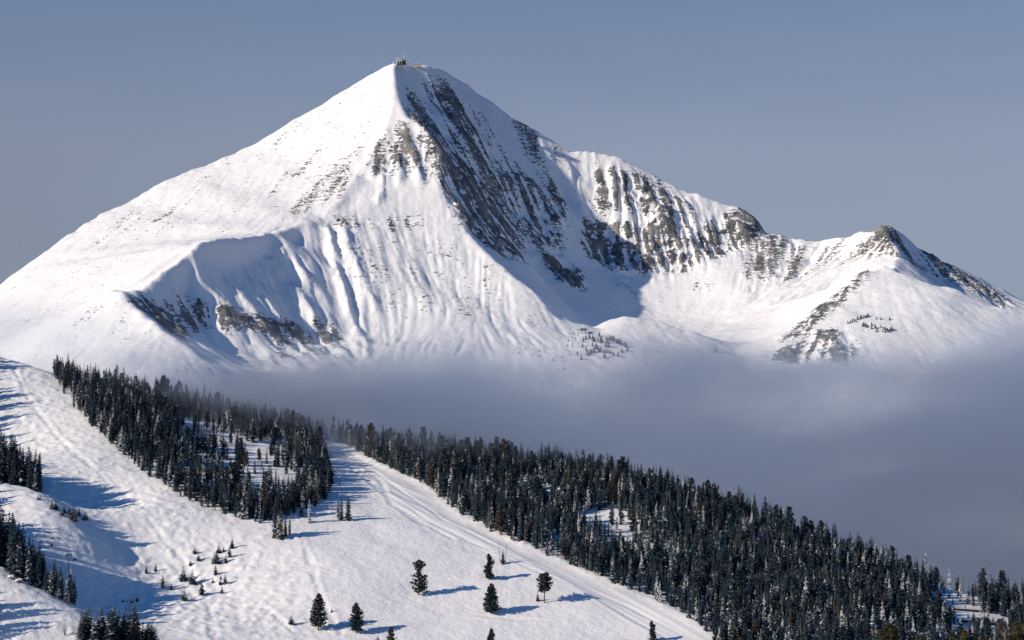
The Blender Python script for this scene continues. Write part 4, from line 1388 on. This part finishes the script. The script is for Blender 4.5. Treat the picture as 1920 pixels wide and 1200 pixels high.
# ------------------------------------------------------------------ cloud lying in the valley
def volume_box(name, lo, hi, mat, label):
    bm = bmesh.new()
    bmesh.ops.create_cube(bm, size=1.0)
    for v in bm.verts:
        v.co = Vector((hi[0] if v.co.x > 0 else lo[0], hi[1] if v.co.y > 0 else lo[1], hi[2] if v.co.z > 0 else lo[2]))
    me = bpy.data.meshes.new(name)
    bm.to_mesh(me)
    bm.free()
    me.materials.append(mat)
    o = bpy.data.objects.new(name, me)
    o['kind'], o['label'], o['category'] = 'stuff', label, 'fog'
    COL.objects.link(o)
    return o

FOG_TOP, FOG_RISE, FOG_DENSITY, FOG_G = 204.0, 135.0, 0.0037, 0.65
FOG_COLOR = rgb(0.79, 0.85, 0.915)

def fog_material():
    m = NT("valley_cloud")
    m.t.nodes.remove(m.bsdf)
    pos = m.n('ShaderNodeNewGeometry').outputs['Position']
    xyz = m.n('ShaderNodeSeparateXYZ', {0: pos}).outputs
    sc = m.n('ShaderNodeVectorMath', {0: pos, 1: (0.0024, 0.0005, 0.0040)}, operation='MULTIPLY').outputs[0]
    n1 = m.n('ShaderNodeTexNoise', {'Vector': sc, 'Scale': 1.0, 'Detail': 3.0, 'Roughness': 0.6}).outputs[0]
    sc2 = m.n('ShaderNodeVectorMath', {0: pos, 1: (0.0060, 0.0012, 0.016)}, operation='MULTIPLY').outputs[0]
    n2 = m.n('ShaderNodeTexNoise', {'Vector': sc2, 'Scale': 1.0, 'Detail': 2.0, 'Roughness': 0.6}).outputs[0]
    # upper surface of the cloud: higher on the right, against the dome
    lift = m.ramp(xyz[0], 280.0, 720.0, 0.0, FOG_RISE)
    back = m.ramp(xyz[1], 1350.0, 3400.0, FOG_TOP - 110.0, FOG_TOP)
    top = m.math('ADD', back, lift)
    wave = m.math('MULTIPLY', m.math('SUBTRACT', n1, 0.5), 400.0)
    wave2 = m.math('MULTIPLY', m.math('SUBTRACT', n2, 0.5), 150.0)
    depth = m.math('SUBTRACT', m.math('ADD', m.math('ADD', top, wave), wave2), xyz[2])
    body = m.math('POWER', m.ramp(depth, -80.0, 110.0), 2.0)
    body = m.math('MULTIPLY', body, m.ramp(n2, 0.34, 0.66, 0.42, 1.8))
    # thin torn veil that hangs above it, thickest at both sides
    sides = m.math('MAXIMUM', m.ramp(xyz[0], 250.0, 650.0, 0.25, 1.0), m.ramp(xyz[0], -350.0, -600.0, 0.25, 1.5))
    veil = m.math('MULTIPLY', m.ramp(n1, 0.40, 0.64), m.ramp(xyz[2], 405.0, 300.0))
    veil = m.math('MULTIPLY', m.math('MULTIPLY', veil, sides), m.ramp(xyz[1], 3050.0, 3350.0, 0.0, 1.0))
    near = m.ramp(m.math('SUBTRACT', m.math('ADD', xyz[1], m.math('MULTIPLY', n2, 160.0)), 1480.0), -40.0, 220.0)
    far = m.ramp(xyz[1], 3950.0, 3600.0)
    dens = m.math('MULTIPLY', m.math('ADD', m.math('MULTIPLY', body, near), veil), m.math('MULTIPLY', far, FOG_DENSITY))
    pv = m.n('ShaderNodeVolumePrincipled', {'Color': FOG_COLOR, 'Density': dens, 'Anisotropy': FOG_G})
    m.link(pv.outputs[0], m.out.inputs['Volume'])
    m.m.cycles.volume_step_rate = 0.4
    return m.m
volume_box("fog_bank", (-1700, 1380, -160), (1700, 3960, 410), fog_material(), 'grey-blue bank of valley cloud between the forest ridge and the mountain')

def mist_material(centre, radius, peak):
    m = NT("drifting_mist")
    m.t.nodes.remove(m.bsdf)
    pos = m.n('ShaderNodeNewGeometry').outputs['Position']
    d = m.n('ShaderNodeVectorMath', {0: pos, 1: centre}, operation='SUBTRACT').outputs[0]
    d = m.n('ShaderNodeVectorMath', {0: d, 1: tuple(1.0 / r for r in radius)}, operation='MULTIPLY').outputs[0]
    ln = m.n('ShaderNodeVectorMath', {0: d}, operation='LENGTH').outputs['Value']
    sc = m.n('ShaderNodeVectorMath', {0: pos, 1: (0.016, 0.016, 0.040)}, operation='MULTIPLY').outputs[0]
    n1 = m.n('ShaderNodeTexNoise', {'Vector': sc, 'Scale': 1.0, 'Detail': 2.0, 'Roughness': 0.6}).outputs[0]
    k = m.math('ADD', ln, m.math('MULTIPLY', m.math('SUBTRACT', n1, 0.5), 1.3))
    dens = m.math('MULTIPLY', m.ramp(k, 1.0, 0.15), peak)
    pv = m.n('ShaderNodeVolumePrincipled', {'Color': FOG_COLOR, 'Density': dens, 'Anisotropy': FOG_G})
    m.link(pv.outputs[0], m.out.inputs['Volume'])
    m.m.cycles.volume_step_rate = 0.8
    return m.m
c = at(560, 768, 1345)
volume_box("mist_wisp", (c[0] - 175, c[1] - 85, c[2] - 45), (c[0] + 185, c[1] + 85, c[2] + 45), mist_material((c[0], c[1], c[2]), (175, 85, 42), 0.028),
           'thin mist drifting over the tree tops between the grove and the forest ridge')
c = at(930, 842, 1290)
volume_box("mist_wisp", (c[0] - 130, c[1] - 60, c[2] - 34), (c[0] + 130, c[1] + 60, c[2] + 34), mist_material((c[0], c[1], c[2]), (125, 58, 32), 0.020),
           'faint mist along the tree tops of the right-hand forest ridge')
